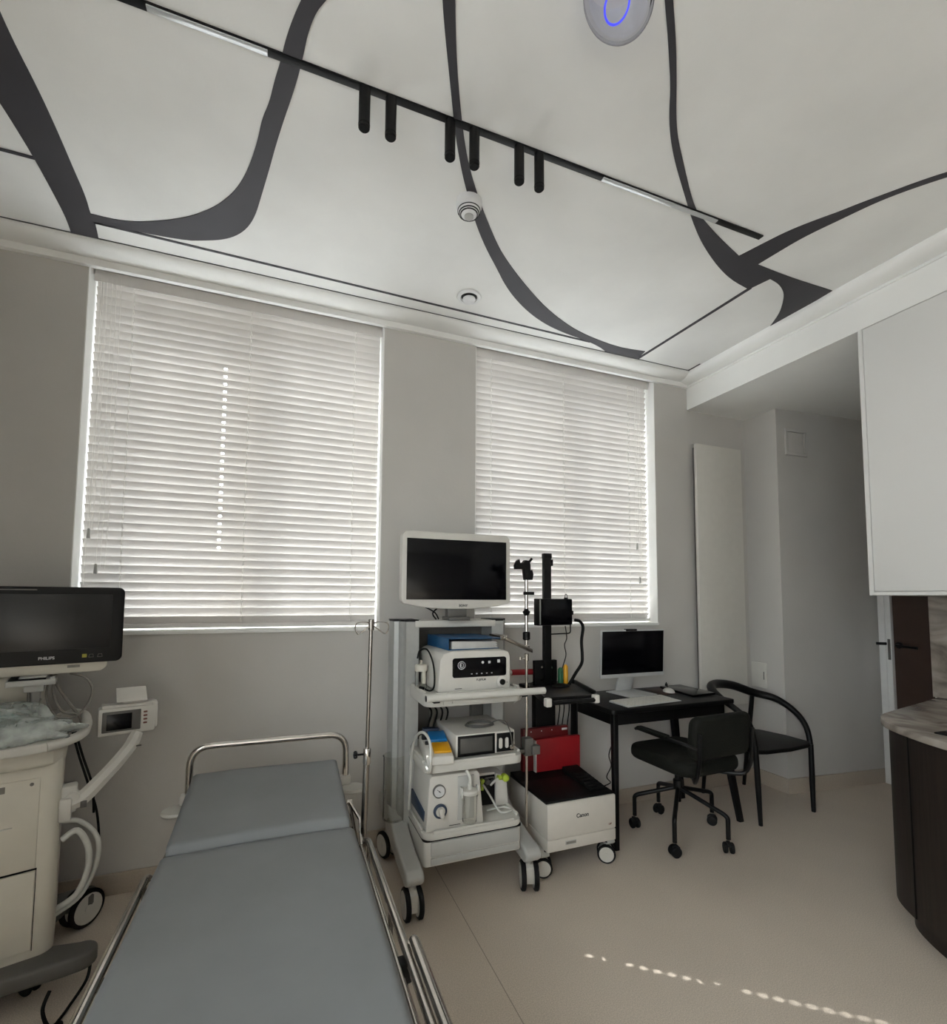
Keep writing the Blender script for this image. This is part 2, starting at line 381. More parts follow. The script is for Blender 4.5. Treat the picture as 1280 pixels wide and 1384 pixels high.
# the bands run on over the part of the ceiling behind the camera
BANDS['A'] += [(-.985, 1.8), (-.97, 1.2), (-.93, .6), (-.80, .6), (-.83, 1.2), (-.825, 1.5)]
i_ = BANDS['B'].index((0.108, 1.299)); BANDS['B'][i_:i_] = [(.09, 1.17), (.21, .95), (.40, .72), (.47, .77), (.30, .99), (.18, 1.19)]
BANDS['C'] += [(.27, .93), (.12, .60), (-.02, .22), (-.07, .24), (.07, .62), (.22, .94)]
BANDS['D'] += [(.74, .76), (.56, .45), (.48, .1), (.44, .1), (.52, .46), (.71, .77)]
i_ = BANDS['D'].index((2.496, 0.961)); BANDS['D'][i_:i_] = [(2.68, .80), (2.78, .70), (2.775, .685), (2.66, .785)]
def soften(pts, n=2):
    for _ in range(n):
        o = []
        for i, p in enumerate(pts):
            a, p, b = Vector(pts[i-1]), Vector(p), Vector(pts[(i+1) % len(pts)])
            d1, d2 = (p-a), (b-p)
            if d1.length > 1e-6 and d2.length > 1e-6 and d1.angle(d2) < math.radians(40): o += [tuple(a*.25+p*.75), tuple(p*.75+b*.25)]
            else: o.append(tuple(p))
        pts = o
    return pts
for i, k in enumerate('ABCDE'):
    if k == 'E': continue
    m = MB(); m.prism(soften(BANDS[k]), 'xy', ZC-.003, ZC+.001); struct('trim_%d' % (i+3), m, 'band_paint')
m = MB()
m.prism([(-.86, 2.619), (1.86, 2.662), (1.86, 2.676), (-.86, 2.632)], 'xy', ZC-.003, ZC+.001); m.prism([(2.334, 1.86), (2.354, 1.86), (2.318, 2.738), (2.298, 2.738)], 'xy', ZC-.003, ZC+.001)
m.box(XL, -.955, 2.303, 2.317, ZC-.004, ZC+.001)
m.box(XL, 2.79, D-.139, D-.134, ZC-.003, ZC+.001)  # dark strip paints in the shadow line along the cove edge
m.box(2.775, 2.785, 2.63, 2.74, ZC-.003, ZC+.001)
struct('trim_8', m, 'band_paint')

# ------------------------------------------------------------------ windows
def window(nm, x0, x1, z0=ZS, z1=ZH, y=D+.17, side=False):
    f = MB(); w = .055
    for a in ((x0, x0+w, z0, z1), (x1-w, x1, z0, z1), (x0+w, x1-w, z0, z0+w), (x0+w, x1-w, z1-w, z1)):
        f.box(a[0], a[1], y, y+.06, a[2], a[3], .004)
    c = (x0+x1)/2; f.box(c-.04, c+.04, y+.004, y+.056, z0+w, z1-w, .004)
    f.box(x0+w, x1-w, y+.004, y+.056, z1-.2, z1-.13, .004)
    T = Matrix(((0, -1, 0, XL-.1), (1, 0, 0, 0), (0, 0, 1, 0), (0, 0, 0, 1)))
    if side: f.xf(T)
    fr = struct(nm, f, 'frame_white')
    g = MB(); g.box(x0+w, x1-w, y+.028, y+.034, z0+w, z1-w)
    if side: g.xf(T)
    struct('pane', g, 'pane_glass', parent=fr)
window('window_1', *W1); window('window_2', *W2)
window('fill_window', OY[0], OY[1], OZ[0], OZ[1], 0, side=True)
def lining(nm, x0, x1):
    l = MB(); e = .0015
    l.box(x0-.001, x0+.004, D+.001, D+.17, ZS+.012, ZH); l.box(x1-.004, x1+.001, D+.001, D+.17, ZS+.012, ZH)
    l.box(x0, x1, D-.012, D+.17, ZS-.006, ZS+.012, .003)
    struct(nm, l, 'reveal_paint')
lining('trim_9', *W1); lining('trim_10', *W2)

# ------------------------------------------------------------------ venetian blinds
TILT = math.radians(TILT_DEG)
YB = D+.094
def slat_mesh(name, x0, x1, holes=()):
    """a curved slat with holes cut where given, to let sun spots through"""
    cuts = sorted(set([x0, x1]+[h+s*.0080 for h in holes for s in (-1, 1)]))
    S = [-.025, -.015, -.0055, .0055, .015, .025]
    t = bmesh.new(); G = []
    for x in cuts:
        row = []
        for s in S:
            b = .003*(1-(s/.025)**2)
            yy, zz = -s*math.cos(TILT)+b*math.sin(TILT)*1, s*math.sin(TILT)+b*math.cos(TILT)
            row.append(t.verts.new((x, yy, zz)))
        G.append(row)
    for i in range(len(cuts)-1):
        cx = (cuts[i]+cuts[i+1])/2; hole = any(abs(cx-h) < .007 for h in holes)
        for j in range(len(S)-1):
            if hole and j == 2: continue
            t.faces.new((G[i][j], G[i+1][j], G[i+1][j+1], G[i][j+1]))
    bmesh.ops.recalc_face_normals(t, faces=t.faces)
    bmesh.ops.solidify(t, geom=t.faces[:], thickness=.0022)
    bmesh.ops.recalc_face_normals(t, faces=t.faces)
    me = bpy.data.meshes.new(name); t.to_mesh(me); t.free()
    me.materials.append(M['slat_white']); me.shade_smooth(); me.set_sharp_from_angle(angle=math.radians(40)); return me
def blind(label, x0, x1, ladders, cords, holes):
    loc = Vector(((x0+x1)/2, YB, ZH-.04))
    t = thing('venetian_blind', label, 'blind', loc, None)
    a, b = x0+.011, x1-.011
    h = MB(); h.box(a, b, YB-.024, YB+.028, ZH-.03, ZH-.003, .003); h.box(a-.004, b+.004, YB-.034, YB-.028, ZH-.062, ZH-.002, .002); obj('headrail', h, 'slat_white', t)
    plain = slat_mesh('slat', a-loc.x, b-loc.x)
    hm = {}
    pitch = (ZH-.056-ZS-.058)/40
    zs = [ZH-.056-k*pitch for k in range(41)]
    for z in zs:
        ho = tuple(l for l, rng in holes if any(p <= z <= q for p, q in rng))
        if ho not in hm: hm[ho] = slat_mesh('slat', a-loc.x, b-loc.x, [q-loc.x for q in ho]) if ho else plain
        s = bpy.data.objects.new('slat', hm[ho]); COL.objects.link(s); s.parent = t
        s.location = (0, 0, z-loc.z); s.rotation_euler = (random.uniform(-.025, .025), random.uniform(-.0006, .0006), 0)
    r = MB(); r.box(a, b, YB-.026, YB+.026, ZS+.021, ZS+.044, .004); obj('bottom_rail', r, 'slat_white', t)
    for l in ladders:
        c = MB()
        for dy in (-.0185, .0185): c.tube([(l+.003, YB+dy, ZS+.03), (l-.003, YB+dy, ZH-.03)], .0013, 5)
        for z in zs: c.tube([(l, YB-.019, z+.013), (l+.0035, YB-.021, z-.008)], .0028, 5)
        obj('ladder_cord', c, 'cord', t)
    for i, (cx, zz, tas) in enumerate(cords):
        c = MB(); c.tube(smooth_path([(cx, YB-.033, ZH-.03), (cx+.004, YB-.034, (ZH+zz)/2), (cx-.004, YB-.035, zz)], 5), .0011, 5)
        o = obj('pull_cord', c, 'cord', t)
        if tas:
            q = MB(); q.lathe([(.003, .03), (.006, .025), (.008, -.012), (.007, -.02)], (cx-.004, YB-.035, zz)); obj('tassel', q, 'cart_grey', o)
    return t
gap = [(1.64, 2.70)]  # heights of holes added off the cords to throw sun spots on the floor
blind('white venetian blind in the wider left window, pull cords at its left end', W1[0], W1[1], (-.775, -.213, .365),
      [(-.905, 1.72, True), (-.89, 1.74, False), (-.868, 1.545, True), (-.85, 1.56, False), (-.83, 1.55, False), (-.915, 1.47, False)], ((-.335, gap),))
blind('white venetian blind in the right window behind the slim black post', W2[0], W2[1], (1.265, 1.828, 2.39),
      [(2.45, 1.80, True), (2.47, 1.55, True), (2.485, 1.56, False), (2.435, 1.82, False)], ())

# ------------------------------------------------------------------ radiator, panels, door
m = MB(); m.box(2.888, 3.352, 2.79, 2.815, .62, 2.60, .005)
r = thing('wall_radiator', 'tall flat white radiator panel on the wall beside the pier', 'radiator', (3.12, 2.80, .62))
obj('front_panel', m, 'radiator_white', r)
m = MB(); 
for z in (.8, 2.4): m.box(2.98, 3.26, 2.815, D, z, z+.06)
m.box(2.91, 3.33, 2.815, 2.845, .64, 2.58); obj('bracket', m, 'cart_dark_grey', r)
def yp(x): return 2.596+(2.475-2.596)*(x-XP)/(XR+.2-XP)
an = math.atan2(2.475-2.596, XR+.2-XP)
m = MB(); cx = 3.678; zc = 2.635; X0 = Matrix.Translation((cx, yp(cx), zc)) @ Matrix.Rotation(an, 4, 'Z')
for q in ((-.105, .105, .08, .105), (-.105, .105, -.105, -.08), (-.105, -.08, -.08, .08), (.08, .105, -.08, .08)): m.box(q[0], q[1], -.012, .001, q[2], q[3], .002, mtx=X0)
hatch = thing('access_hatch', 'small square painted access hatch high on the pier', 'hatch', (cx, yp(cx), zc))
obj('hatch_frame', m, 'wall_paint', hatch)
m = MB(); m.box(-.078, .078, -.006, .001, -.078, .078, .002, mtx=X0); obj('hatch_door', m, 'wall_paint', hatch)
sb = thing('wall_box', 'pale flat service box low on the pier side behind the armchair', 'box', (XP, 2.8, .74))
m = MB(); m.box(XP-.014, XP, 2.735, 2.86, .735, .925, .003); obj('cover', m, 'radiator_white', sb)
m = MB(); m.box(XP-.018, XP-.013, 2.75, 2.754, .80, .86); obj('slot', m, 'cart_dark_grey', sb)

# dark door at the far right, standing open, with its pale edge towards the room
dx = XR-.06
m = MB(); m.box(dx-.045, dx-.005, 2.395, 2.432, 0, 2.2, .002); m.box(dx-.05, XR, 2.432, 2.478, 0, 2.3, .002); m.box(dx-.02, XR, 1.66, 2.432, 2.2, 2.3, .002)
door = struct('door_1', m, 'frame_white')
m = MB(); m.box(dx-.012, dx+.02, 1.66, 2.395, .005, 2.2); struct('door_leaf', m, 'brown_door', parent=door)
m = MB(); m.box(dx-.049, dx-.044, 2.402, 2.42, .955, 1.115, .002); struct('latch_plate', m, 'cart_dark_grey', parent=door)
m = MB(); m.tube([(dx-.012, 2.36, 1.07), (dx-.06, 2.36, 1.07), (dx-.06, 2.22, 1.062)], .009, 10, .012); m.cyl((dx-.02, 2.36, 1.07), .025, .01, (1, 0, 0))
m.tube([(dx-.045, 2.43, 1.078), (dx-.075, 2.455, 1.078), (dx-.085, 2.478, 1.078)], .011, 10, .01)
struct('door_handle', m, 'black_plastic', parent=door)
# dark panelled door on the left wall, at the very edge of the view
m = MB(); m.box(XL, XL+.022, 1.75, 2.83, 0, 2.99, .003); d2 = struct('door_2', m, 'white_paint')
m = MB(); m.box(XL+.02, XL+.03, 1.79, 2.80, .02, 2.96, .002); struct('door_leaf', m, 'dark_panel', parent=d2)
# ------------------------------------------------------------------ ceiling fittings
tr = thing('light_track', 'long slim black light track recessed across the ceiling', 'light track', (.8, 1.567, ZC))
m = MB(); m.box(-1.2, 2.055, 1.554, 1.580, ZC-.006, ZC+.02, .001); obj('rail', m, 'black_plastic', tr)
for a, b in ((-.42, -.095), (1.16, 1.775)):
    m = MB(); m.box(a, b, 1.557, 1.577, ZC-.010, ZC-.004, .002); obj('light_strip', m, 'led_off', tr)
SP = [(.206, 'leftmost black tube spotlight hanging from the ceiling track'), (.295, 'black tube spotlight second from the left on the ceiling track'),
      (.508, 'black tube spotlight third from the left, just left of the dark ceiling band'), (.601, 'black tube spotlight fourth from the left, on the right side of the dark ceiling band'),
      (.783, 'black tube spotlight fifth from the left on the ceiling track'), (.868, 'rightmost black tube spotlight hanging from the ceiling track')]
for x, lb in SP:
    t = thing('spotlight', lb, 'spotlight', (x, 1.567, ZC-.145), 'tube spotlights on the ceiling track')
    m = MB(); m.lathe([(.0165, .0), (.019, .002), (.019, .138), (.015, .141)], (x, 1.567, ZC-.147), n=24); obj('tube_body', m, 'black_plastic', t)
    m = MB(); m.lathe([(.0155, 0), (.0155, .002)], (x, 1.567, ZC-.149)); m.lathe([(.017, 0), (.0195, 0.0005), (.0195, .004), (.017, .0045)], (x, 1.567, ZC-.137)); obj('lens_ring', m, 'black_matte', t)
c = P(634, 280, Z=3.10)
sd = thing('smoke_detector', 'white domed smoke detector on the ceiling beside the dark band', 'smoke detector', (c.x, c.y, ZC-.07))
m = MB(); m.lathe([(.055, 0), (.055, -.028), (.05, -.034), (.046, -.036), (.046, -.04), (.05, -.041), (.044, -.055), (.026, -.068), (.02, -.069)], (c.x, c.y, ZC), n=32); obj('housing', m, 'vent_white', sd)
m = MB()
for rr, zz in ((.0478, -.0455), (.0425, -.0555), (.036, -.0605)):
    m.lathe([(rr-.001, zz-.002), (rr+.0022, zz-.002), (rr+.0022, zz+.001), (rr-.001, zz+.001)], (c.x, c.y, ZC), n=32)
obj('vent_slots', m, 'vent_dark', sd)
m = MB(); m.lathe([(.02, -.066), (.02, -.074), (.012, -.079), (.002, -.08)], (c.x, c.y, ZC)); obj('sensor_cap', m, 'cart_grey', sd)
c = P(634, 402, Z=3.12)
v = thing('ceiling_vent', 'round white air valve in the ceiling near the window cornice', 'vent', (c.x, c.y, ZC-.03))
m = MB(); m.lathe([(.055, .0), (.065, 0), (.07, -.004), (.066, -.010), (.05, -.012), (.045, -.004)], (c.x, c.y, ZC), n=32); obj('ring', m, 'vent_white', v)
m = MB(); m.lathe([(.045, .001), (.045, -.005)], (c.x, c.y, ZC), n=28); obj('throat', m, 'vent_dark', v)
m = MB(); m.lathe([(.012, 0), (.012, -.014), (.036, -.016), (.037, -.022), (.03, -.026), (.002, -.027)], (c.x, c.y, ZC), n=28); obj('disc', m, 'vent_white', v)
# glass pendant with a blue light ring
gc = Vector((.80, 1.02, 3.0)) + Vector((.0, .0, .0))
g = P(836, -2, Y=1.02); R = .088
gp = thing('glass_pendant', 'clear glass globe pendant with a glowing blue ring at the ceiling', 'lamp', (g.x, g.y, g.z))
m = MB(); m.ell(g, R*1.16, R, R*.94, seg=40); m.xf(Matrix.Translation(g) @ Matrix.Rotation(.45, 4, 'Y') @ Matrix.Translation(-g)); obj('globe', m, 'globe_glass', gp)
rg = P(834, 7, Y=g.y-.01)
m = MB(); m.tube([(rg.x+.034*math.cos(a), rg.y-.030*math.sin(a), rg.z+.021*math.sin(a)) for a in [2*PI*k/32 for k in range(32)]], .0028, 8, closed=True); obj('light_ring', m, 'led_blue', gp)
m = MB(); m.cyl((g.x, g.y, g.z+R*.9), .004, max(.01, ZC-g.z-R*.9)); m.cyl((g.x, g.y, ZC-.012), .03, .014); m.cyl((g.x, g.y, g.z+R*.86), .014, .02); obj('hanger', m, 'chrome', gp)
hp = g+Vector((-.105, 0, .03)); m = MB(); m.tube([(hp.x+.03*math.cos(a), hp.y+.03*math.sin(a), hp.z) for a in [2*PI*k/24 for k in range(24)]], .0025, 6, closed=True)
m.tube([hp+Vector((.03, 0, 0)), Vector((g.x, g.y, g.z+R*.95))], .002, 6); obj('wire_hoop', m, 'cart_dark_grey', gp)

# ------------------------------------------------------------------ kitchenette
kc = thing('wall_cabinet', 'white wall cabinet hanging at the right edge under the soffit', 'cabinet', (3.15, .8, 1.44))
y1 = 1.654; zb = 1.443
m = MB(); m.box(2.90, 3.418, -.9, y1, zb, ZB-.001, .001)
m.box(2.884, 2.90, y1-.022, y1, zb, ZB-.001, .001); m.box(2.884, 2.90, -.9, y1-.022, zb, zb+.018, .001)
m.box(2.884, 2.90, -.9, y1-.022, ZB-.004, ZB-.001)
obj('carcass', m, 'cabinet_white', kc)
for a, b in ((.62, y1-.025), (-.9, .617)):
    m = MB(); m.box(2.884, 2.9005, a, b, zb+.021, ZB-.03 if False else ZB-.007, .0015); obj('door', m, 'cabinet_white', kc)
E1 = [(2.33, -.9), (2.33, .88), (2.345, 1.03), (2.38, 1.165), (2.43, 1.275), (2.50, 1.385), (2.57, 1.455), (2.66, 1.50), (2.78, 1.525), (2.95, 1.555), (3.2, 1.60), (3.418, 1.645), (3.418, -.9)]
E1 = soften(E1)
def inset(k):
    cx, cy = 3.418, -.9; o = []
    n = len(E1)
    for i, p in enumerate(E1):
        a = Vector(E1[i-1]); b = Vector(E1[(i+1) % n]); q = Vector(p)
        d = (b-a).normalized(); nn = Vector((d.y, -d.x))
        if i in (0,): q = Vector((p[0]+k, p[1]))
        elif i == n-1: q = Vector(p)
        elif i == n-2: q = Vector((p[0], p[1]-k))
        else: q = q+nn*k
        o.append((q.x, q.y))
    return o
ku = thing('base_cabinet', 'dark oak base cabinet with a rounded end at the right edge', 'cabinet', (2.9, .6, 0))
m = MB(); m.prism(inset(.028), 'xy', .10, .848); obj('body', m, 'dark_oak', ku, ang=25)
m = MB(); m.prism(inset(.085), 'xy', 0, .10); obj('plinth', m, 'dark_oak', ku, ang=25)
q = inset(.026); m = MB()
for i in (min(range(len(q)), key=lambda i: (Vector(q[i])-Vector((2.475, 1.30))).length),):
    p = Vector(q[i])
    m.box(p.x-.002, p.x+.0025, p.y-.002, p.y+.002, .105, .846)
obj('door_gap', m, 'black_matte', ku)
ct = MB(); ct.prism(E1, 'xy', .849, .88, .004, caps_only=True)
wt = obj('worktop', ct, 'marble', None, ang=25); tag(wt, 'veined grey-brown marble worktop on the dark rounded cabinet', 'worktop')
m = MB(); m.box(3.398, 3.419, -.9, 1.655, .882, 1.441, .002)
bs = obj('splashback', m, 'marble'); tag(bs, 'veined marble splashback slab on the wall above the worktop', 'splashback')
sk = thing('sink', 'black sink set into the marble worktop at the right edge', 'sink', (2.75, .85, .88))
s0 = P(1262, 990, Z=.884)
m = MB(); m.box(s0.x, s0.x+.42, .5, s0.y, .879, .886, .003); obj('rim', m, 'black_plastic', sk)

# ------------------------------------------------------------------ casters
def caster(root, x, y, zt, R, w, yaw, fork='cart_light', tyre='rubber', hub='cart_light', name='caster', double=True):
    """swivel caster touching the floor at (x, y): fork > wheels > hubs"""
    X = Matrix.Translation((x, y, 0)) @ Matrix.Rotation(yaw, 4, 'Z')
    f = MB(); f.cyl((0, 0, R*1.5), R*.24, max(.004, zt-R*1.5), mtx=X)
    wi = w*.30 if double else w*.5+.008
    if double:
        f.prism([(R*.25, R*.45), (R*.72, R*.75), (R*.9, R*1.2), (R*.6, R*1.75), (0, R*1.95), (-R*.55, R*1.7), (-R*.5, R*.6)], 'yz', -wi, wi, .004, mtx=X)
    else:
        for s in (-1, 1): f.prism([(-R*.25, R*.8), (R*.25, R*.8), (R*.5, R*1.7), (R*.3, R*2.1), (-R*.3, R*2.1), (-R*.5, R*1.7)], 'yz', s*wi-.003, s*wi+.003, .001, mtx=X)
        f.box(-wi, wi, -R*.4, R*.4, R*2.05, R*2.2, .003, mtx=X)
    fo = obj(name, f, fork, root)
    for s in ((-1, 1) if double else (0,)):
        c = s*w*.5; hw = w*.19 if double else w*.5
        t = MB(); t.lathe([(R*.55, -hw), (R*.92, -hw), (R, -hw*.6), (R, hw*.6), (R*.9, hw), (R*.55, hw)], (c, 0, R), (1, 0, 0), 28, mtx=X)
        wh = obj('wheel', t, tyre, fo)
        h = MB(); o = (hw+.0015)
        h.lathe([(R*.80, -o), (R*.80, o)], (c, 0, R), (1, 0, 0), 24, mtx=X); h.lathe([(R*.2, -o-.003), (R*.2, o+.003)], (c, 0, R), (1, 0, 0), 16, mtx=X)
        obj('hub_cap', h, hub, fo)
    return fo

# ------------------------------------------------------------------ endoscopy trolley
CX = .867
ct = thing('equipment_trolley', 'grey wheeled equipment trolley with three shelves below the window pier', 'trolley', (CX, 2.45, 0))
def mir(x): return 2*CX-x
# splayed feet
for s in (0, 1):
    xs = (.533, .617) if s == 0 else (mir(.617), mir(.533))
    m = MB(); m.prism([(2.16, .165), (2.155, .19), (2.18, .212), (2.30, .235), (2.44, .27), (2.56, .345), (2.66, .36), (2.80, .345), (2.84, .30), (2.82, .255), (2.62, .23), (2.50, .185), (2.36, .16), (2.19, .142)], 'yz', xs[0], xs[1], .014, 3)
    obj('foot', m, 'cart_grey', ct, ang=50)
m = MB(); m.box(.60, mir(.60), 2.52, 2.62, .165, .235, .01); m.box(.60, mir(.60), 2.74, 2.79, .27, .32, .008); obj('cross_beam', m, 'cart_grey', ct)
caster(ct, .573, 2.20, .16, .068, .058, .0); caster(ct, mir(.573), 2.215, .16, .068, .062, -.35)
caster(ct, .578, 2.765, .27, .068, .058, .3); caster(ct, mir(.578), 2.765, .27, .068, .058, .4)
# column profiles
def colpoly(f):
    p = [(.537, 2.645), (.535, 2.60), (.548, 2.555), (.570, 2.545), (.573, 2.520), (.588, 2.505), (.594, 2.48), (.662, 2.48), (.662, 2.645)]
    return p if not f else [(mir(x), y) for x, y in p][::-1]
for f in (0, 1):
    m = MB(); m.prism(colpoly(f), 'xy', .24, 1.292); k = obj('column', m, 'alu', ct, ang=20)
    m = MB(); m.prism([(CX+(x-CX)*1.004, y) for x, y in colpoly(f)], 'xy', 1.292, 1.302, .002); obj('column_cap', m, 'black_plastic', k)
m = MB(); m.box(.64, mir(.64), 2.478, 2.66, 1.262, 1.297, .004); obj('top_deck', m, 'cart_light', ct)
m = MB(); m.box(.66, mir(.66), 2.63, 2.645, .97, 1.262); p_ = obj('back_panel', m, 'cart_dark_grey', ct)
m = MB()
for i in range(9):
    for j in range(9): m.cyl((.675+i*.0095, 2.632, 1.15+j*.0105), .0026, .004, (0, -1, 0), 6)
obj('perforation', m, 'black_matte', p_)
m = MB(); m.box(.66, .76, 2.60, 2.645, .36, .97, .004); m.box(mir(.73), mir(.66), 2.60, 2.645, .36, .97, .004); obj('cable_duct', m, 'cart_dark_grey', ct)
m = MB()
for k in range(4):
    x = .70+.03*k; m.tube(smooth_path([(x, 2.56, .97), (x-.03, 2.50+.02*k, .90), (x+.05, 2.54, .82), (x+.02, 2.50, .74), (x+.06, 2.57, .67)], 6), .005, 7)
obj('loose_cables', m, 'black_matte', ct)
def shelf(z0, z1, nm, yf=2.18, lip=.016):
    m = MB(); po = rrect(.618, 1.116, yf, 2.64, .05, 8)
    m.prism(po, 'xy', z0, z1-.012, .004, caps_only=True)
    # raised rim
    m.box(.665, 1.069, yf, yf+.014, z1-.014, z1+.0, .004); m.box(.618, .632, yf+.05, 2.47, z1-.014, z1, .004); m.box(1.102, 1.116, yf+.05, 2.47, z1-.014, z1, .004)
    return obj(nm, m, 'cart_light', ct)
s1 = shelf(.916, .982, 'top_shelf')
m = MB(); m.box(.70, 1.02, 2.172, 2.182, .925, .95, .003); m.box(.74, .98, 2.166, 2.176, .93, .943, .003); obj('pull_lip', m, 'cart_light', s1)
m = MB(); m.cyl((.606, 2.135, .968), .0165, .60, (1, 0, 0), 20, .002); hb = obj('push_bar', m, 'cart_light', ct)
m = MB(); m.cyl((.604, 2.135, .968), .0135, .003, (1, 0, 0), 18); obj('end_plug', m, 'black_plastic', hb)
m = MB(); m.box(.64, .67, 2.13, 2.19, .945, .957, .002); m.box(1.08, 1.11, 2.13, 2.19, .945, .957, .002); obj('bar_bracket', m, 'black_plastic', hb)
shelf(.622, .672, 'middle_shelf', 2.175)
shelf(.322, .362, 'bottom_shelf', 2.19)
m = MB(); m.prism(rrect(.622, 1.112, 2.20, 2.62, .02), 'xy', .205, .318, .004, caps_only=True); d_ = obj('drawer_unit', m, 'cart_light', ct)
m = MB(); m.prism(rrect(.620, 1.114, 2.194, 2.62, .024), 'xy', .3165, .3235); obj('drawer_gap', m, 'black_matte', ct)  # black strip stands in for the dark gap above the drawer
m = MB(); m.box(.655, 1.095, 2.192, 2.21, .248, .312, .004); m.box(.655, 1.095, 2.196, 2.21, .212, .242, .003); obj('drawer', m, 'cart_grey', d_)
# clear scope tube clipped to the left column
m = MB(); cc = (.552, 2.515); rr = .056
m.lathe([(rr-.003, .305), (rr-.003, .62), (rr, .62), (rr+.004, .617), (rr, .612), (rr, .31), (rr-.02, .298), (0.001, .296), (.001, .299), (rr-.022, .302)], (cc[0], cc[1], 0), n=28)
obj('scope_tube', m, 'clear_plastic', ct)
# scope hanger pole on the right
px, py = 1.212, 2.34
m = MB(); m.cyl((px, py, .235), .0075, .885, n=14); m.cyl((px, py, 1.17), .0095, .37, n=14); hpole = obj('hanger_pole', m, 'chrome', ct)
m = MB(); m.cyl((px, py, 1.195), .020, .045, n=16, b=.005); m.lathe([(.011, 0), (.018, .012), (.021, .02), (.011, .03), (.011, .036)], (px, py, 1.325)); m.box(px-.013, px+.042, py-.012, py+.012, 1.435, 1.452, .002)
obj('collar', m, 'black_plastic', hpole)
m = MB(); zt = 1.535
m.prism([(-.012, -.02), (.03, -.02), (.036, .01), (.028, .035), (.018, .03), (.018, .06), (.012, .082), (-.012, .086), (-.024, .072), (-.042, .068), (-.048, .09), (-.058, .08), (-.07, .055), (-.066, .035), (-.02, .038)], 'xz', -.017, .017, .003, mtx=Matrix.Translation((px, py, zt)))
m.tube([(px+.01, py, zt+.07), (px+.033, py, zt+.095)], .007, 8)
obj('hook_head', m, 'black_plastic', hpole)
m = MB(); m.prism([(px-.13, 1.20), (px+.028, 1.128), (px+.028, 1.148), (px-.13, 1.22)], 'xz', py-.02, py+.02, .003); m.box(1.06, px-.11, py, 2.49, 1.198, 1.222, .003)
arm = obj('hanger_arm', m, 'steel', ct)
m = MB(); m.cyl((px, py, 1.085), .013, .04, n=14, b=.003); m.tube([(px-.03, py, 1.10), (px, py, 1.098)], .006, 8); m.cyl((px-.036, py, 1.095), .010, .014, n=10); m.box(px-.02, px+.012, py-.016, py+.016, 1.155, 1.172, .003); obj('arm_clamp', m, 'chrome', ct)
m = MB(); m.box(1.11, px+.03, py-.02, py+.02, .615, .635, .003); m.box(px-.022, px+.026, py-.03, py+.02, .60, .69, .006); m.box(px+.01, px+.055, py-.05, py-.01, .61, .655, .004); obj('pole_clamp', m, 'cart_dark_grey', ct)
m = MB(); m.tube(smooth_path([(1.11, 2.2, .94), (1.16, 2.25, .93), (1.15, 2.3, .90), (1.11, 2.28, .885)], 6), .0025, 6); obj('shelf_cable', m, 'hose_white', ct)
# ------------------------------------------------------------------ things on the trolley
# display on top
YM = 2.46
mo = thing('medical_monitor', 'large white-framed flat display standing on top of the grey trolley', 'monitor', (CX, YM, 1.302))
def q(px, py, y=YM): v = P(px, py, Y=y); return (v.x, v.z)
x0, zt = q(543.5, 717); x1, _ = q(690, 725); _, zb = q(541, 815); _, zc = q(615, 822)
zt = 1.763; 
po = [(x0+.012, zb-.004), (x0+.002, zb+.012), (x0, zb+.03), (x0+.002, zt-.02), (x0+.02, zt), (x1-.02, zt), (x1-.002, zt-.02), (x1, zb+.03), (x1-.002, zb+.012), (x1-.012, zb-.004)]
n = 12
for k in range(n+1):
    t = k/n; x = x1-.03-(x1-x0-.06)*t; po.append((x, zb-.006-.026*(1-abs(2*t-1)**2.6)))
m = MB(); m.prism(po, 'xz', YM, YM+.055, .006, 3); m.box(x0+.08, x1-.08, YM+.05, YM+.085, zb+.03, zt-.06, .012); obj('housing', m, 'device_white', mo)
m = MB(); m.box(x0+.027, x1-.027, YM-.0025, YM+.004, zb+.018, zt-.038, .001); obj('screen', m, 'screen', mo)
m = MB(); m.box(CX-.055, CX+.055, YM+.01, YM+.06, 1.315, zb-.02, .005); m.box(CX-.06, CX+.06, YM-.03, YM+.09, 1.298, 1.316, .004); obj('stand', m, 'cart_dark_grey', mo)
text('SONY', .0185, (CX+.03, YM-.001, zb-.014), (PI/2, 0, 0), 'logo_dark', mo, bold=.0005)
m = MB(); m.tube(smooth_path([(CX-.17, YM+.05, zb-.02), (CX-.12, YM+.03, 1.34), (CX-.10, YM+.02, 1.304)], 5), .004, 6); m.tube(smooth_path([(CX-.09, YM+.05, zb-.02), (CX-.13, YM+.03, 1.335), (CX-.12, YM+.0, 1.305)], 5), .004, 6); obj('cable', m, 'black_matte', mo)

# white light processor
Y0 = 2.205
lp = thing('light_processor', 'rounded white processor unit with a black control panel on the top shelf', 'medical device', (.87, 2.38, .972))
X0, X1, Z0, Z1 = .682, 1.052, .976, 1.163
m = MB(); pf = [(X0, Z0+.006), (X0+.006, Z0), (X1-.006, Z0), (X1, Z0+.006), (X1, Z1-.03), (X1-.012, Z1-.008), (X1-.035, Z1), (X0+.06, Z1), (X0+.028, Z1-.010), (X0+.010, Z1-.036)]
m.prism(pf, 'xz', Y0, 2.585, .012, 4); obj('housing', m, 'device_white', lp, ang=50)
m = MB(); m.prism(rrect(.752, 1.030, 1.040, 1.132, .012), 'xz', Y0-.002, Y0+.004, .0008, caps_only=True); cp = obj('control_panel', m, 'screen', lp)
m = MB()
m.tube([(.797+.018*math.cos(a), Y0-.003, 1.098+.018*math.sin(a)) for a in [2*PI*k/24 for k in range(24)]], .0018, 6, closed=True)
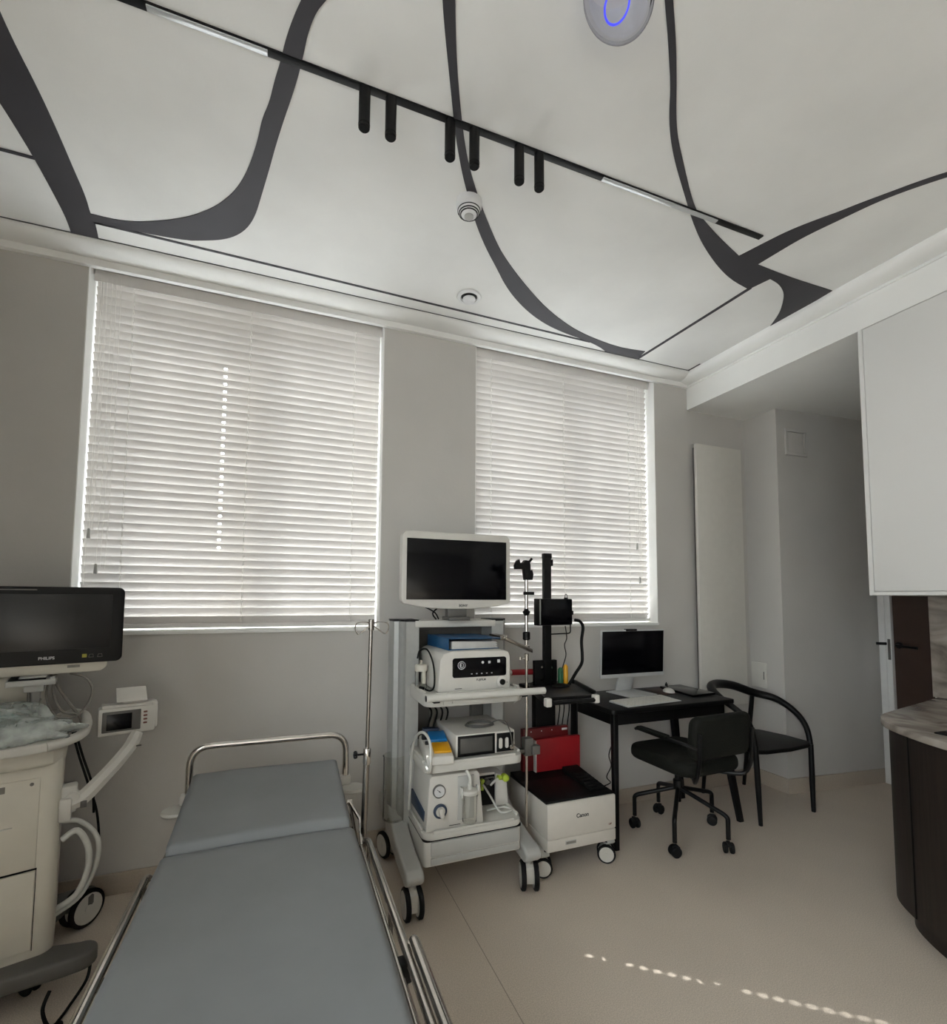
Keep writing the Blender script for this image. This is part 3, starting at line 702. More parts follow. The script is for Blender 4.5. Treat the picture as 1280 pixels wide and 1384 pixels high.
m.box(.790, .796, Y0-.004, Y0-.001, 1.090, 1.108, .001); m.tube([(.797+.009*math.cos(a), Y0-.003, 1.098+.012*math.sin(a)) for a in [2*PI*k/16 for k in range(16)]], .0014, 6, closed=True)
m.lathe([(.0065, 0), (.0065, .002)], (.905, Y0-.004, 1.108), (0, 1, 0), 14); m.box(.934, .946, Y0-.004, Y0-.001, 1.102, 1.114, .001); m.box(.982, .996, Y0-.004, Y0-.001, 1.104, 1.119, .001)
for k in range(5): m.box(.845+k*.026, .852+k*.026, Y0-.0032, Y0-.001, 1.054, 1.058)
obj('panel_icons', m, 'logo_light', cp)
m = MB(); m.lathe([(.024, 0), (.026, .004), (.026, .012), (.020, .016)], (1.003, Y0+.002, 1.012), (0, -1, 0), 26); kn = obj('light_socket', m, 'device_white', lp)
m = MB(); m.lathe([(.014, 0), (.014, .008), (.008, .009)], (1.003, Y0-.013, 1.012), (0, -1, 0), 20); obj('socket_hole', m, 'black_plastic', kn)
text('FUJIFILM', .0135, (.898, Y0-.0005, 1.026), (PI/2, 0, 0), 'logo_dark', lp, bold=.0003)
m = MB(); m.box(.765, .80, Y0-.0008, Y0+.001, .988, .991); m.box(1.025, 1.036, Y0-.0008, Y0+.001, 1.004, 1.010); obj('markings', m, 'logo_dark', lp)
m = MB(); m.tube(smooth_path([(.634, 2.40, 1.115), (.640, 2.38, 1.155), (.662, 2.33, 1.165), (.672, 2.27, 1.12), (.673, 2.235, 1.06), (.668, 2.225, 1.0), (.654, 2.24, .982), (.64, 2.27, .984)], 6), .0042, 8); m.cyl((.634, 2.285, .986), .007, .03, (-.3, 1, 0), 12); obj('air_hose', m, 'black_matte', lp)
# water bottle
bx, by = .642, 2.36
wb = thing('water_bottle', 'clear water bottle with a cream cap beside the white processor', 'bottle', (bx, by, .972))
m = MB(); m.lathe([(.026, .972), (.029, .976), (.029, 1.055), (.026, 1.066), (.022, 1.07)], (bx, by, 0), n=24); obj('bottle_body', m, 'clear_plastic', wb)
m = MB(); m.lathe([(.030, 1.058), (.031, 1.062), (.031, 1.082), (.027, 1.088), (.006, 1.089), (.006, 1.108), (.003, 1.11)], (bx, by, 0), n=24); m.cyl((bx+.008, by-.02, 1.0), .010, .062, n=14); obj('cap', m, 'device_cream', wb)
# binder on the processor
bd = thing('ring_binder', 'blue ring binder full of papers lying on the white processor', 'binder', (.87, 2.38, 1.166))
XB = Rz(.06, (.87, 2.38, 0)); bx0, bx1, by0, by1 = .742, 1.015, 2.262, 2.56
m = MB(); m.box(bx0, bx1, by0, by1, 1.1645, 1.1675, .001, mtx=XB); m.box(bx0-.003, bx0+.001, by0, by1, 1.1645, 1.222, .001, mtx=XB)
m.prism([(bx0, 1.219), (bx1+.01, 1.214), (bx1+.01, 1.217), (bx0, 1.222)], 'xz', by0, by1, mtx=XB); obj('cover', m, 'blue_card', bd)
m = MB()
for k in range(9): m.prism([(bx0+.02, 1.1685+k*.0042), (bx1-.004-.004*(k % 3), 1.1685+k*.0035), (bx1-.004-.004*(k % 3), 1.1705+k*.0035), (bx0+.02, 1.1722+k*.0042)], 'xz', by0+.006, by1-.01, mtx=XB)
obj('pages', m, 'paper', bd)

# electrosurgical unit on the middle shelf
eu = thing('surgical_unit', 'white boxy unit with a grey touch screen on the middle shelf', 'medical device', (.93, 2.4, .662))
a = P(614, 993, Y=2.215); b = P(697, 988, Y=2.215)
ex0, ex1, ez0, ez1 = .775, 1.083, .662, .772
m = MB(); m.box(ex0, ex1, 2.215, 2.55, ez0+.006, ez1, .007); 
for x in (ex0+.03, ex1-.05): m.box(x, x+.02, 2.25, 2.28, ez0-.003, ez0+.008); m.box(x, x+.02, 2.48, 2.51, ez0-.003, ez0+.008)
obj('housing', m, 'device_white', eu)
m = MB(); m.box(ex0+.010, ex1-.108, 2.211, 2.218, ez0+.009, ez1-.007, .002); bz = obj('screen_bezel', m, 'black_plastic', eu)
m = MB(); m.box(ex0+.022, ex1-.122, 2.2095, 2.2115, ez0+.023, ez1-.018, .0005); obj('screen', m, 'screen_grey', bz)
m = MB(); m.box(ex1-.098, ex1-.008, 2.211, 2.218, ez0+.012, ez1-.010, .002); op = obj('socket_panel', m, 'black_plastic', eu)
m = MB()
for x in (ex1-.088, ex1-.055): m.prism(rrect(x, x+.018, ez0+.028, ez0+.078, .0085), 'xz', 2.207, 2.213, .001, caps_only=True)
obj('sockets', m, 'device_white', op)
m = MB(); m.cyl((ex1-.022, 2.213, ez0+.032), .012, .014, (0, -1, 0), 16, .002); obj('plug', m, 'chrome', op)
m = MB(); pts = []
for k in range(60):
    t = 2*PI*k/20; pts.append((.945+(.075-.006*(k//20))*math.cos(t), 2.34+.05*math.sin(t), ez1+.006+.004*(k//20)))
pts += [(1.03, 2.30, ez1+.03), (1.05, 2.25, ez1+.03), (1.052, 2.20, ez1-.01), (1.057, 2.195, ez0+.06), (ex1-.022, 2.20, ez0+.034)]
m.tube(smooth_path(pts, 3), .003, 6)
cb = obj('coiled_cable', m, 'cart_dark_grey'); tag(cb, 'dark grey cable coiled on the boxy unit, its end plugged in front', 'cable')
# double foot switch lying on the shelf
XF = Rz(-.13, (.71, 2.28, 0))
fs = thing('foot_switch', 'white foot switch with a blue and a yellow pedal on the middle shelf', 'foot switch', (.70, 2.28, .664))
m = MB(); m.prism([(2.15, .667), (2.16, .662), (2.44, .662), (2.44, .72), (2.40, .735), (2.24, .715), (2.16, .70)], 'yz', .638, .762, .006, mtx=XF); obj('base', m, 'device_white', fs)
m = MB(); m.prism([(2.30, .722), (2.40, .738), (2.40, .752), (2.30, .738)], 'yz', .675, .757, .003, mtx=XF); obj('pedal', m, 'blue_plastic', fs, label='blue pedal')
m = MB(); m.prism([(2.185, .706), (2.275, .720), (2.275, .733), (2.185, .717)], 'yz', .675, .757, .003, mtx=XF); obj('pedal', m, 'yellow_plastic', fs, label='yellow pedal')
m = MB(); m.box(.64, .67, 2.34, 2.37, .72, .75, .006, mtx=XF); obj('knob', m, 'black_plastic', fs)
m = MB(); m.box(.648, .672, 2.28, 2.30, .715, .735, .004, mtx=XF); obj('knob', m, 'black_plastic', fs)
m = MB(); m.prism([(2.43, .68), (2.49, .68), (2.49, .75), (2.43, .755)], 'yz', .66, .74, .004, mtx=XF); obj('rear_block', m, 'navy', fs)
m = MB(); m.tube(smooth_path([(.648, 2.30, .69), (.632, 2.22, .66), (.628, 2.155, .64), (.634, 2.15, .70), (.640, 2.19, .765), (.632, 2.27, .785), (.612, 2.33, .75), (.606, 2.38, .65), (.604, 2.40, .50), (.606, 2.42, .38)], 7), .0065, 9); ho = obj('suction_hose', m, 'hose_white'); tag(ho, 'white flexible hose looping over the left end of the middle shelf', 'hose')

# suction pump
sp = thing('suction_pump', 'white suction pump with two round dials on the bottom shelf', 'medical device', (.78, 2.38, .352))
m = MB(); m.prism([(.634, .356), (.640, .352), (.912, .352), (.917, .358), (.895, .585), (.885, .598), (.662, .598), (.650, .588)], 'xz', 2.212, 2.55, .008, 3); obj('housing', m, 'device_white', sp)
m = MB(); m.prism([(2.25, .385), (2.54, .385), (2.54, .46), (2.25, .43)], 'yz', .632, .645, .002); obj('side_panel', m, 'navy', sp)
def disc(x, z, r): 
    k = MB(); k.lathe([(r, 0), (r, .008), (r-.004, .010)], (x, 2.212, z), (0, -1, 0), 28); return k
ga = obj('gauge', disc(.694, .530, .030), 'cart_dark_grey', sp)
m = MB(); m.lathe([(.025, 0), (.025, .0015)], (.694, 2.203, .530), (0, -1, 0), 24); obj('dial_face', m, 'logo_light', ga)
m = MB(); m.box(.678, .703, 2.2005, 2.2018, .529, .531, mtx=Matrix.Translation((.694, 0, .53)) @ Matrix.Rotation(.7, 4, 'Y') @ Matrix.Translation((-.694, 0, -.53))); m.cyl((.694, 2.202, .53), .003, .002, (0, -1, 0), 10); obj('needle', m, 'logo_dark', ga)
re = obj('regulator', disc(.700, .440, .032), 'navy', sp)
m = MB(); m.lathe([(.022, 0), (.022, .004)], (.700, 2.204, .440), (0, -1, 0), 24); m.prism(rrect(.690, .710, .418, .462, .009), 'xz', 2.178, 2.204, .003, mtx=Matrix.Translation((.700, 0, .44)) @ Matrix.Rotation(-.2, 4, 'Y') @ Matrix.Translation((-.700, 0, -.44))); obj('knob', m, 'device_white', re)
m = MB(); m.box(.786, .868, 2.208, 2.216, .385, .585, .003); rc = obj('canister_bay', m, 'cart_grey', sp)
cxx = .832; m = MB(); m.lathe([(.030, .385), (.033, .392), (.036, .515), (.0355, .52)], (cxx, 2.176, 0), n=26); ca = obj('canister', m, 'clear_plastic', sp)
m = MB(); m.lathe([(.038, .514), (.040, .518), (.040, .528), (.036, .532), (.010, .534), (.010, .56), (.006, .562)], (cxx, 2.176, 0), n=26); obj('lid', m, 'cart_light', ca)
m = MB(); m.tube(smooth_path([(cxx, 2.176, .555), (cxx+.002, 2.176, .585), (cxx-.01, 2.195, .612)], 5), .008, 9); m.box(cxx-.045, cxx-.036, 2.165, 2.19, .50, .545, .002); m.box(cxx+.036, cxx+.045, 2.165, 2.19, .50, .545, .002); obj('canister_fitting', m, 'hose_white', ca)
m = MB(); m.box(.745, .80, 2.2115, 2.2125, .366, .369); obj('marking', m, 'logo_dark', sp)
# small black faced pump behind
ap = thing('air_pump', 'small white pump with a black face beside the dial pump', 'medical device', (1.02, 2.45, .352))
m = MB(); m.box(.955, 1.058, 2.38, 2.56, .352, .52, .008); m.prism([(1.045, .352), (1.118, .352), (1.108, .50), (1.045, .52)], 'xz', 2.36, 2.56, .008); obj('housing', m, 'device_white', ap)
m = MB(); m.box(.960, 1.053, 2.373, 2.382, .36, .508, .004); f_ = obj('face', m, 'black_plastic', ap)
m = MB(); m.tube([(.985, 2.37, .49), (.985, 2.35, .505), (1.035, 2.35, .505), (1.035, 2.37, .47)], .004, 8, .01); m.cyl((1.0, 2.374, .48), .013, .02, (0, -1, 0), 16, .002); m.cyl((1.03, 2.374, .478), .010, .02, (0, -1, 0), 14, .002); obj('fittings', m, 'cart_dark_grey', f_)
m = MB(); m.cyl((.973, 2.374, .488), .010, .018, (0, -1, 0), 12, .002); m.box(.966, .98, 2.362, 2.374, .44, .478, .002); obj('connector', m, 'lime_plastic', ap, label='lime green connector')
m = MB(); m.lathe([(.018, 0), (.018, .03), (.012, .034)], (1.09, 2.362, .497), (0, -1, 0), 18); m.cyl((1.07, 2.35, .497), .012, .02, (-1, 0, .2), 12); obj('filter', m, 'lime_plastic', ap, label='lime green round filter')
m = MB(); m.tube(smooth_path([(.975, 2.36, .47), (.995, 2.32, .43), (1.02, 2.27, .375), (1.045, 2.25, .368), (1.09, 2.27, .368), (1.06, 2.31, .368), (.97, 2.30, .368)], 7), .005, 8); m.tube(smooth_path([(1.06, 2.345, .50), (1.03, 2.345, .485), (1.015, 2.355, .465)], 4), .006, 8); obj('tubing', m, 'hose_white', ap)
# ------------------------------------------------------------------ black stand on casters beside the trolley
st = thing('equipment_stand', 'black wheeled stand with a slim tall post and a small tray', 'stand', (1.47, 2.5, 0))
m = MB(); m.box(1.27, 1.30, 2.26, 2.74, .112, .142, .005); m.box(1.65, 1.68, 2.26, 2.74, .112, .142, .005); m.box(1.27, 1.68, 2.64, 2.70, .112, .142, .005); m.box(1.29, 1.66, 2.27, 2.65, .132, .142); obj('base_frame', m, 'black_plastic', st)
m = MB(); m.prism([(2.25, .115), (2.27, .10), (2.36, .10), (2.36, .15), (2.27, .15)], 'yz', 1.252, 1.30, .006); obj('foot_cover', m, 'cart_grey', st); m = MB(); m.prism([(2.25, .115), (2.27, .10), (2.36, .10), (2.36, .15), (2.27, .15)], 'yz', 1.652, 1.70, .006); obj('foot_cover', m, 'cart_grey', st)
caster(st, 1.283, 2.30, .112, .048, .05, 1.15); caster(st, 1.674, 2.30, .112, .048, .05, 1.0); caster(st, 1.283, 2.70, .112, .048, .05, .2); caster(st, 1.674, 2.70, .112, .048, .05, -.2)
for a, b in ((722, 749), (777, 801)):
    l = P(a, 985, Y=2.70).x; r_ = P(b, 985, Y=2.70).x
    r_ = min(r_, 1.752); m = MB(); m.box(l, r_, 2.68, 2.735, .13, .90, .006); obj('upright', m, 'black_matte', st)
TP = [(1.262, 2.222), (1.545, 2.214), (1.632, 2.535), (1.355, 2.56)]
m = MB(); m.prism(TP, 'xy', .895, .912, .004); m.prism([(1.38, 2.5), (1.62, 2.5), (1.64, 2.73), (1.36, 2.73)], 'xy', .875, .896, .004); ty = obj('tray', m, 'black_plastic', st)
m = MB(); m.prism([TP[1], (TP[1][0]+.014, TP[1][1]), (TP[2][0]+.014, TP[2][1]), TP[2]], 'xy', .895, .932, .003); m.prism([TP[0], (TP[0][0]-.012, TP[0][1]), (TP[3][0]-.012, TP[3][1]), TP[3]], 'xy', .88, .918, .003); obj('tray_rim', m, 'black_plastic', ty)
m = MB(); m.cyl((1.285, 2.198, .889), .012, .25, (1, -.02, 0), 14, .002); obj('tray_handle', m, 'black_plastic', ty)
for x, y in ((1.255, 2.20), (1.541, 2.20)):
    m = MB(); m.box(x-.012, x+.021, y-.018, y+.016, .872, .915, .006); obj('bumper', m, 'device_white', ty, label='white plastic corner bumper')
PY_ = 2.56
l = P(736, 830, Y=PY_).x; r_ = P(745.5, 830, Y=PY_).x
m = MB(); m.box(l, r_, PY_, PY_+.03, .912, 1.683, .003); pst = obj('post', m, 'black_plastic', st)
m = MB(); m.box(r_-.004, r_+.014, PY_+.002, PY_+.02, 1.63, 1.65, .002); m.box(r_+.008, r_+.014, PY_+.002, PY_+.02, 1.612, 1.65, .001); m.box(l-.001, r_+.004, PY_-.002, PY_+.032, 1.655, 1.686, .003); obj('post_clip', m, 'black_plastic', pst)
pl = P(722, 893, Y=PY_+.02); pr_ = P(752, 893, Y=PY_+.02)
m = MB(); m.box(pl.x, pr_.x, PY_+.012, PY_+.04, .905, pl.z, .002); bp = obj('mounting_plate', m, 'black_matte', st)
m = MB()
for a, b in ((732, 902), (745.5, 902), (732, 919), (745.5, 919)): c = P(a, b, Y=PY_+.01); m.cyl((c.x, c.y+.004, c.z), .006, .006, (0, -1, 0), 10)
obj('screw', m, 'chrome', bp)
a = P(689, 909, Y=PY_+.05); b = P(722, 908, Y=PY_+.05)
m = MB(); m.tube([a+Vector((.01, 0, 0)), b+Vector((.06, 0, 0))], .017, 14); sg = obj('side_grip', m, 'red_card', st, label='red grip bar')
m = MB(); m.tube([a+Vector((-.012, 0, 0)), a+Vector((.012, 0, 0))], .013, 12); obj('grip_end', m, 'device_white', sg)
# small black touch controller on the post
YC = 2.50
c0 = P(730, 809, Y=YC); c1 = P(777, 845, Y=YC)
tc = thing('touch_controller', 'small black touch-screen box fixed halfway up the slim black post', 'controller', ((c0.x+c1.x)/2, YC, c1.z))
XT = Rz(.10, (c0.x, YC, 0))
m = MB(); m.box(c0.x-.008, c1.x, YC+.008, YC+.055, c1.z, c0.z, .005, mtx=XT); obj('housing', m, 'black_plastic', tc)
m = MB(); m.box(c0.x+.008, c1.x-.002, YC-.002, YC+.009, c1.z+.003, c0.z-.003, .003, mtx=XT); obj('screen', m, 'screen', tc)
m = MB(); m.box(c0.x+.001, c0.x+.008, YC+.003, YC+.012, c1.z+.006, c0.z-.006, .001, mtx=XT); obj('edge_trim', m, 'alu', tc, label='silver edge trim')
m = MB(); kx = P(765, 806, Y=YC+.03); m.tube(smooth_path([(kx.x-.008, kx.y, c0.z), (kx.x-.006, kx.y, c0.z+.02), (kx.x, kx.y, c0.z+.028), (kx.x+.007, kx.y, c0.z+.02), (kx.x+.009, kx.y, c0.z)], 4), .002, 6); m.cyl((kx.x, kx.y, c0.z-.002), .012, .008); m.box(c1.x-.002, c1.x+.012, YC+.03, YC+.045, c1.z+.06, c1.z+.085, .003); obj('connector', m, 'black_plastic', tc)
m = MB(); ax = P(771, 850, Y=YC+.04); m.tube([(ax.x, ax.y, c1.z+.005), (ax.x, ax.y, c1.z-.05), (r_+.01, PY_+.012, c1.z-.055), (r_-.008, PY_+.014, c1.z-.056)], .004, 8, .015); obj('support_rod', m, 'black_matte', tc)
def path(pts, Y): return [P(a, b, Y=Y) for a, b in pts]
m = MB(); bb = path([(777, 838), (784, 840), (788, 848), (786, 866), (787, 885), (786, 897), (778, 910), (771, 922), (766, 928)], 2.50); bb = smooth_path(bb, 5)
m.tube(bb, .0095, 8); m.ell(P(758, 927, Y=2.47), .055, .04, .014); o = obj('hose_ribbon', m, 'black_matte'); tag(o, 'black ribbon hose drooping from the small touch box onto the tray', 'hose')
m = MB(); m.tube(smooth_path(path([(764, 846), (766, 862), (763, 872), (765, 885), (761, 900), (758, 912)], 2.52)+[P(757, 922, Z=.913)], 5), .003, 6); o = obj('thin_cable', m, 'black_matte'); tag(o, 'thin wavy black cable hanging below the small touch box', 'cable')
for nm, px, py0, col, lb, rr in (('cup', 757.5, 902, 'green_plastic', 'small green plastic cup at the back of the black tray', .016), ('bottle', 764.5, 898, 'yellow_plastic', 'small yellow bottle at the back of the black tray', .014)):
    y_ = 2.528; c = P(px, py0, Y=y_); m = MB()
    m.lathe([(rr*.8, .9125), (rr, .915), (rr, c.z-.012), (rr*.6, c.z-.004), (rr*.5, c.z)], (c.x, y_, 0), n=16); o = obj(nm, m, col); tag(o, lb, nm)
for i, (px, e) in enumerate(((754, 760), (760, 771), (767, 764))):
    a = P(px, 948, Y=2.66); m = MB(); m.tube(smooth_path([(a.x, 2.66, .88), (a.x+.01, 2.655, .75), (a.x-.004, 2.66, .62), (a.x+.012, 2.67, .5)], 5), .0035, 6)
    obj('hanging_lead', m, 'black_matte', st)

# printer on the stand's base
X0, X1, Y0, Y1, Z0, Z1 = 1.268, 1.682, 2.222, 2.655, .144, .392
pn = thing('printer', 'white laser printer with a black top standing low on the wheeled stand', 'printer', (1.475, 2.44, .144))
m = MB(); m.box(X0, X1, Y0, Y1, Z0+.062, Z1-.014, .006); m.box(X0, X1, Y0+.001, Y1, Z0, Z0+.059, .005); m.box(X0+.006, X1-.006, Y0+.006, Y1, Z0+.055, Z0+.066); obj('housing', m, 'printer_grey', pn)
m = MB(); m.box(X0-.002, X1+.002, Y0+.012, Y1, Z1-.016, Z1-.004, .004); m.prism([(Y0+.05, Z1-.005), (Y0+.30, Z1-.005), (Y0+.42, Z1+.012), (Y1, Z1+.012), (Y1, Z1-.005)], 'yz', X0, X1, .003); obj('top_cover', m, 'black_plastic', pn)
m = MB(); m.prism([(Y0+.04, Z1-.005), (Y0+.27, Z1+.02), (Y0+.36, Z1+.03), (Y0+.36, Z1-.005)], 'yz', X1-.11, X1-.004, .004)
for k in range(6): m.box(X1-.10, X1-.012, Y0+.07+k*.035, Y0+.078+k*.035, Z1-.004+.004*k, Z1+.004+.0038*k, .001)
obj('control_panel', m, 'black_matte', pn)
text('Canon', .028, (1.475, Y0-.0005, .302), (PI/2, 0, 0), 'logo_dark', pn, bold=.0008)
text('LBP', .013, (1.645, Y0-.0005, .232), (PI/2, 0, 0), 'orange_key', pn, name='model_mark')
m = MB(); m.box(1.372, 1.437, Y0-.001, Y0+.004, .168, .188, .002); obj('paper_gauge', m, 'cart_grey', pn)
m = MB(); m.box(1.372+.004, 1.437-.004, Y0-.0015, Y0, .172, .184); obj('gauge_window', m, 'hose_grey', pn)
zt_ = Z1+.012
m = MB(); a = P(724.5, 1000, Y=2.585); b = P(784, 996, Y=2.585); m.box(a.x, b.x, 2.585, 2.613, zt_+.001, a.z, .003); rf = thing('red_folder', 'bright red box folder upright on the printer top, nearest in front', 'folder', (1.55, 2.6, zt_)); obj('cover', m, 'red_card', rf)
m = MB(); m.box(a.x-.003, a.x+.003, 2.584, 2.612, zt_+.001, a.z-.006, .001); obj('page_edge', m, 'paper', rf)
m = MB(); a = P(706, 986, Y=2.625); b = P(767, 986, Y=2.625); m.box(a.x, b.x, 2.617, 2.652, zt_+.001, a.z, .004); rb = thing('red_box', 'darker red box standing upright behind the bright red folder', 'box', (1.48, 2.63, zt_)); obj('case', m, 'red_dark', rb)
m = MB()
for k, x in enumerate((.05, .12, .19)): m.box(a.x+x, a.x+x+.006, 2.6158, 2.6172, a.z-.02, a.z-.014)
m.box(b.x-.045, b.x-.008, 2.6158, 2.6172, a.z-.024, a.z-.012, .001); obj('print_marks', m, 'logo_light', rb)

# ------------------------------------------------------------------ desk
dk = thing('desk', 'black desk with slim legs between the printer and the armchair', 'desk', (2.23, 2.6, 0))
m = MB(); m.prism(rrect(1.757, 2.70, 2.338, 2.862, .025), 'xy', .758, .785, .006, 3, caps_only=True); obj('tabletop', m, 'desk_black', dk)
m = MB(); m.box(1.80, 2.655, 2.385, 2.40, .685, .758, .002); m.box(1.80, 1.815, 2.385, 2.82, .685, .758, .002); m.box(2.64, 2.655, 2.385, 2.82, .685, .758, .002); m.box(1.80, 2.655, 2.805, 2.82, .685, .758, .002); obj('apron', m, 'desk_black', dk)
def leg(p, q, w0, w1, d0, d1):
    m = MB(); t = bmesh.new(); ring = []
    for c, w, d in ((Vector(p), w0, d0), (Vector(q), w1, d1)):
        ring.append([t.verts.new(c+Vector((x*w/2, y*d/2, 0))) for x, y in rrect(-1, 1, -1, 1, .4, 3)])
    n = len(ring[0])
    for k in range(n): t.faces.new((ring[0][k], ring[0][(k+1) % n], ring[1][(k+1) % n], ring[1][k]))
    t.faces.new(ring[0][::-1]); t.faces.new(ring[1]); bmesh.ops.recalc_face_normals(t, faces=t.faces); return m._add(t)
obj('leg', leg((1.80, 2.378, 0), (1.808, 2.392, .758), .030, .036, .030, .036), 'desk_black', dk)
obj('leg', leg((2.772, 2.392, 0), (2.62, 2.40, .70), .040, .062, .028, .034), 'desk_black', dk)
obj('leg', leg((1.80, 2.825, 0), (1.808, 2.812, .758), .030, .036, .030, .036), 'desk_black', dk)
obj('leg', leg((2.70, 2.81, 0), (2.62, 2.80, .70), .040, .062, .028, .034), 'desk_black', dk)
ZT = .785
# all-in-one computer
YA = 2.70
c0 = P(811, 852, Y=YA); c1 = P(897, 911.5, Y=YA); c2 = P(814, 918, Y=YA)
im = thing('desktop_computer', 'slim silver computer with a black screen standing on the black desk', 'computer', ((c0.x+c1.x)/2, YA, ZT))
zb = (c1.z+c2.z)/2; zt = c0.z; xa, xb = c0.x, c1.x
m = MB(); m.prism(rrect(xa, xb, zb, zt, .006), 'xz', YA, YA+.014, .002, caps_only=True); XM = Matrix.Translation((0, YA, zb)) @ Matrix.Rotation(.05, 4, 'X') @ Matrix.Translation((0, -YA, -zb)); m.xf(XM); obj('housing', m, 'imac_silver', im)
m = MB(); m.box(xa+.008, xb-.008, YA-.002, YA+.004, zb+.024, zt-.008, .0008, mtx=XM); obj('screen', m, 'screen', im)
xm = (xa+xb)/2
m = MB(); m.box(xm-.02-.045, xm-.02+.045, YA-.004, YA+.022, zt-.007, zt+.006, .003, mtx=XM); obj('webcam', m, 'black_plastic', im)
XS = Rz(.12, (xm, YA, 0))
m = MB(); m.prism([(YA+.012, zb+.14), (YA+.024, zb+.14), (YA+.115, ZT+.004), (YA+.10, ZT+.004)], 'yz', xm-.065, xm+.065, .002); m.box(xm-.125, xm+.115, YA-.10, YA+.125, ZT, ZT+.006, .002, mtx=XS); obj('stand', m, 'imac_silver', im)
kb = thing('keyboard', 'thin silver-white keyboard on the desk in front of the computer', 'keyboard', (2.10, 2.46, ZT))
KQ = [(1.893, 2.526), (1.868, 2.368), (2.296, 2.405), (2.328, 2.562)]
XK = Matrix.Translation((2.097, 2.465, ZT)) @ Matrix.Rotation(.085, 4, 'Z')
m = MB(); m.prism([(-.08, .001), (.08, .001), (.08, .012), (-.08, .005)], 'yz', -.218, .218, .002, mtx=XK); obj('case', m, 'imac_silver', kb)
m = MB()
for r in range(5):
    y = -.064+r*.0295; z = .0055+.007*(y+.08)/.16
    for k in range(14): m.box(-.208+k*.0298, -.208+k*.0298+.026, y, y+.0255, z, z+.0022, .0005, seg=1, mtx=XK)
obj('keys', m, 'device_white', kb)
ms = P(904, 935, Z=ZT+.006)
m = MB(); m.ell((0, 0, 0), .033, .056, .026, mtx=Matrix.Translation((ms.x, ms.y, ZT+.006)) @ Matrix.Rotation(-.3, 4, 'Z')); 
bmesh.ops.delete(m.bm, geom=[v for v in m.bm.verts if v.co.z < ZT+.003], context='VERTS')
bmesh.ops.holes_fill(m.bm, edges=m.bm.edges)
o = obj('computer_mouse', m, 'device_white'); tag(o, 'white computer mouse on the dark mat beside the keyboard', 'mouse')
m = MB(); m.prism([(2.36, 2.585), (2.475, 2.60), (2.50, 2.80), (2.37, 2.80)], 'xy', ZT+.0005, ZT+.003, .001); o = obj('mouse_mat', m, 'brown_door'); tag(o, 'dark leather mouse mat on the black desk', 'mat')
m = MB(); m.prism([(2.485, 2.47), (2.69, 2.485), (2.695, 2.80), (2.51, 2.80)], 'xy', ZT+.0005, ZT+.016, .003); o = obj('tablet_computer', m, 'screen'); tag(o, 'glossy black slab lying at the right end of the desk', 'tablet')
m = MB(); m.lathe([(.010, ZT+.0005), (.010, ZT+.02), (.004, ZT+.024), (.004, ZT+.032)], (2.60, 2.835, 0), n=12); o = obj('small_bottle', m, 'black_plastic'); tag(o, 'tiny black cap standing at the back edge of the desk', 'cap')
m = MB(); a = [P(829, 1001, Y=2.62), P(823, 1020, Y=2.62), P(826, 1035, Y=2.62), P(820, 1050, Y=2.62), P(825, 1058, Y=2.62), P(808, 1062, Y=2.62)]
a = [tuple(P(834, 984, Y=2.62))]+[(p.x, p.y, p.z) for p in a]+[(1.682, 2.62, .35)]
m.tube(smooth_path(a, 5), .0032, 6); obj('power_cord', m, 'black_matte', pn)

# ------------------------------------------------------------------ swivel chair
bc = Vector((2.262, 2.385, 0))
oc = thing('office_chair', 'dark green-black padded swivel chair with a five-legged wheeled base', 'chair', bc)
feet = [(2.042, 2.188), (2.374, 2.105), (2.585, 2.423), (2.368, 2.685), (2.062, 2.57)]
for x, y in feet:
    d = (Vector((x, y, 0))-bc); L = d.length; d.normalize(); e = d*(L-.02)
    m = MB(); m.tube([bc+Vector((0, 0, .285)), bc+d*.03+Vector((0, 0, .275)), bc+e*.92+Vector((0, 0, .205)), bc+e+Vector((0, 0, .19)), bc+e+Vector((0, 0, .075))], .0125, 10, .045); lg = obj('leg', m, 'chair_black', oc)
    f = MB(); X = Matrix.Translation((bc+e)) @ Matrix.Rotation(math.atan2(d.y, d.x)+.6, 4, 'Z')
    for s in (-1, 1): f.lathe([(.012, -.01), (.025, -.01), (.0295, -.005), (.0295, .005), (.025, .01), (.012, .01)], (s*.017, 0, .0295), (1, 0, 0), 22, mtx=X)
    f.prism([(.0, .03), (.024, .035), (.028, .05), (.012, .064), (-.02, .062), (-.026, .045)], 'yz', -.009, .009, .002, mtx=X)
    obj('wheel', f, 'rubber', lg)
m = MB(); m.cyl(bc+Vector((0, 0, .20)), .016, .10, n=16); m.cyl(bc+Vector((0, 0, .27)), .028, .06, n=18, b=.004); m.cyl(bc+Vector((0, 0, .32)), .018, .14, n=16); m.box(bc.x-.09, bc.x+.09, bc.y-.13, bc.y+.11, .445, .468, .004); obj('column', m, 'chair_black', oc)
XO = Matrix.Translation((2.205, 2.285, 0)) @ Matrix.Rotation(.04, 4, 'Z')
m = MB(); m.prism(rrect(-.225, .225, -.235, .235, .09), 'xy', .466, .545, .03, 4, mtx=XO, caps_only=True); obj('seat', m, 'upholstery', oc, ang=60)
BT = XO @ Matrix.Translation((0, -.245, .60)) @ Matrix.Rotation(.10, 4, 'X')
m = MB(); po = rrect(-.213, .213, -.025, .205, .05); t = bmesh.new()
m.prism(po, 'xz', -.028, .028, .022, 4, caps_only=True); 
for v in m.bm.verts: v.co.y -= .03*(1-(v.co.x/.222)**2)
m.xf(BT); obj('backrest', m, 'upholstery', oc, ang=60)
m = MB()
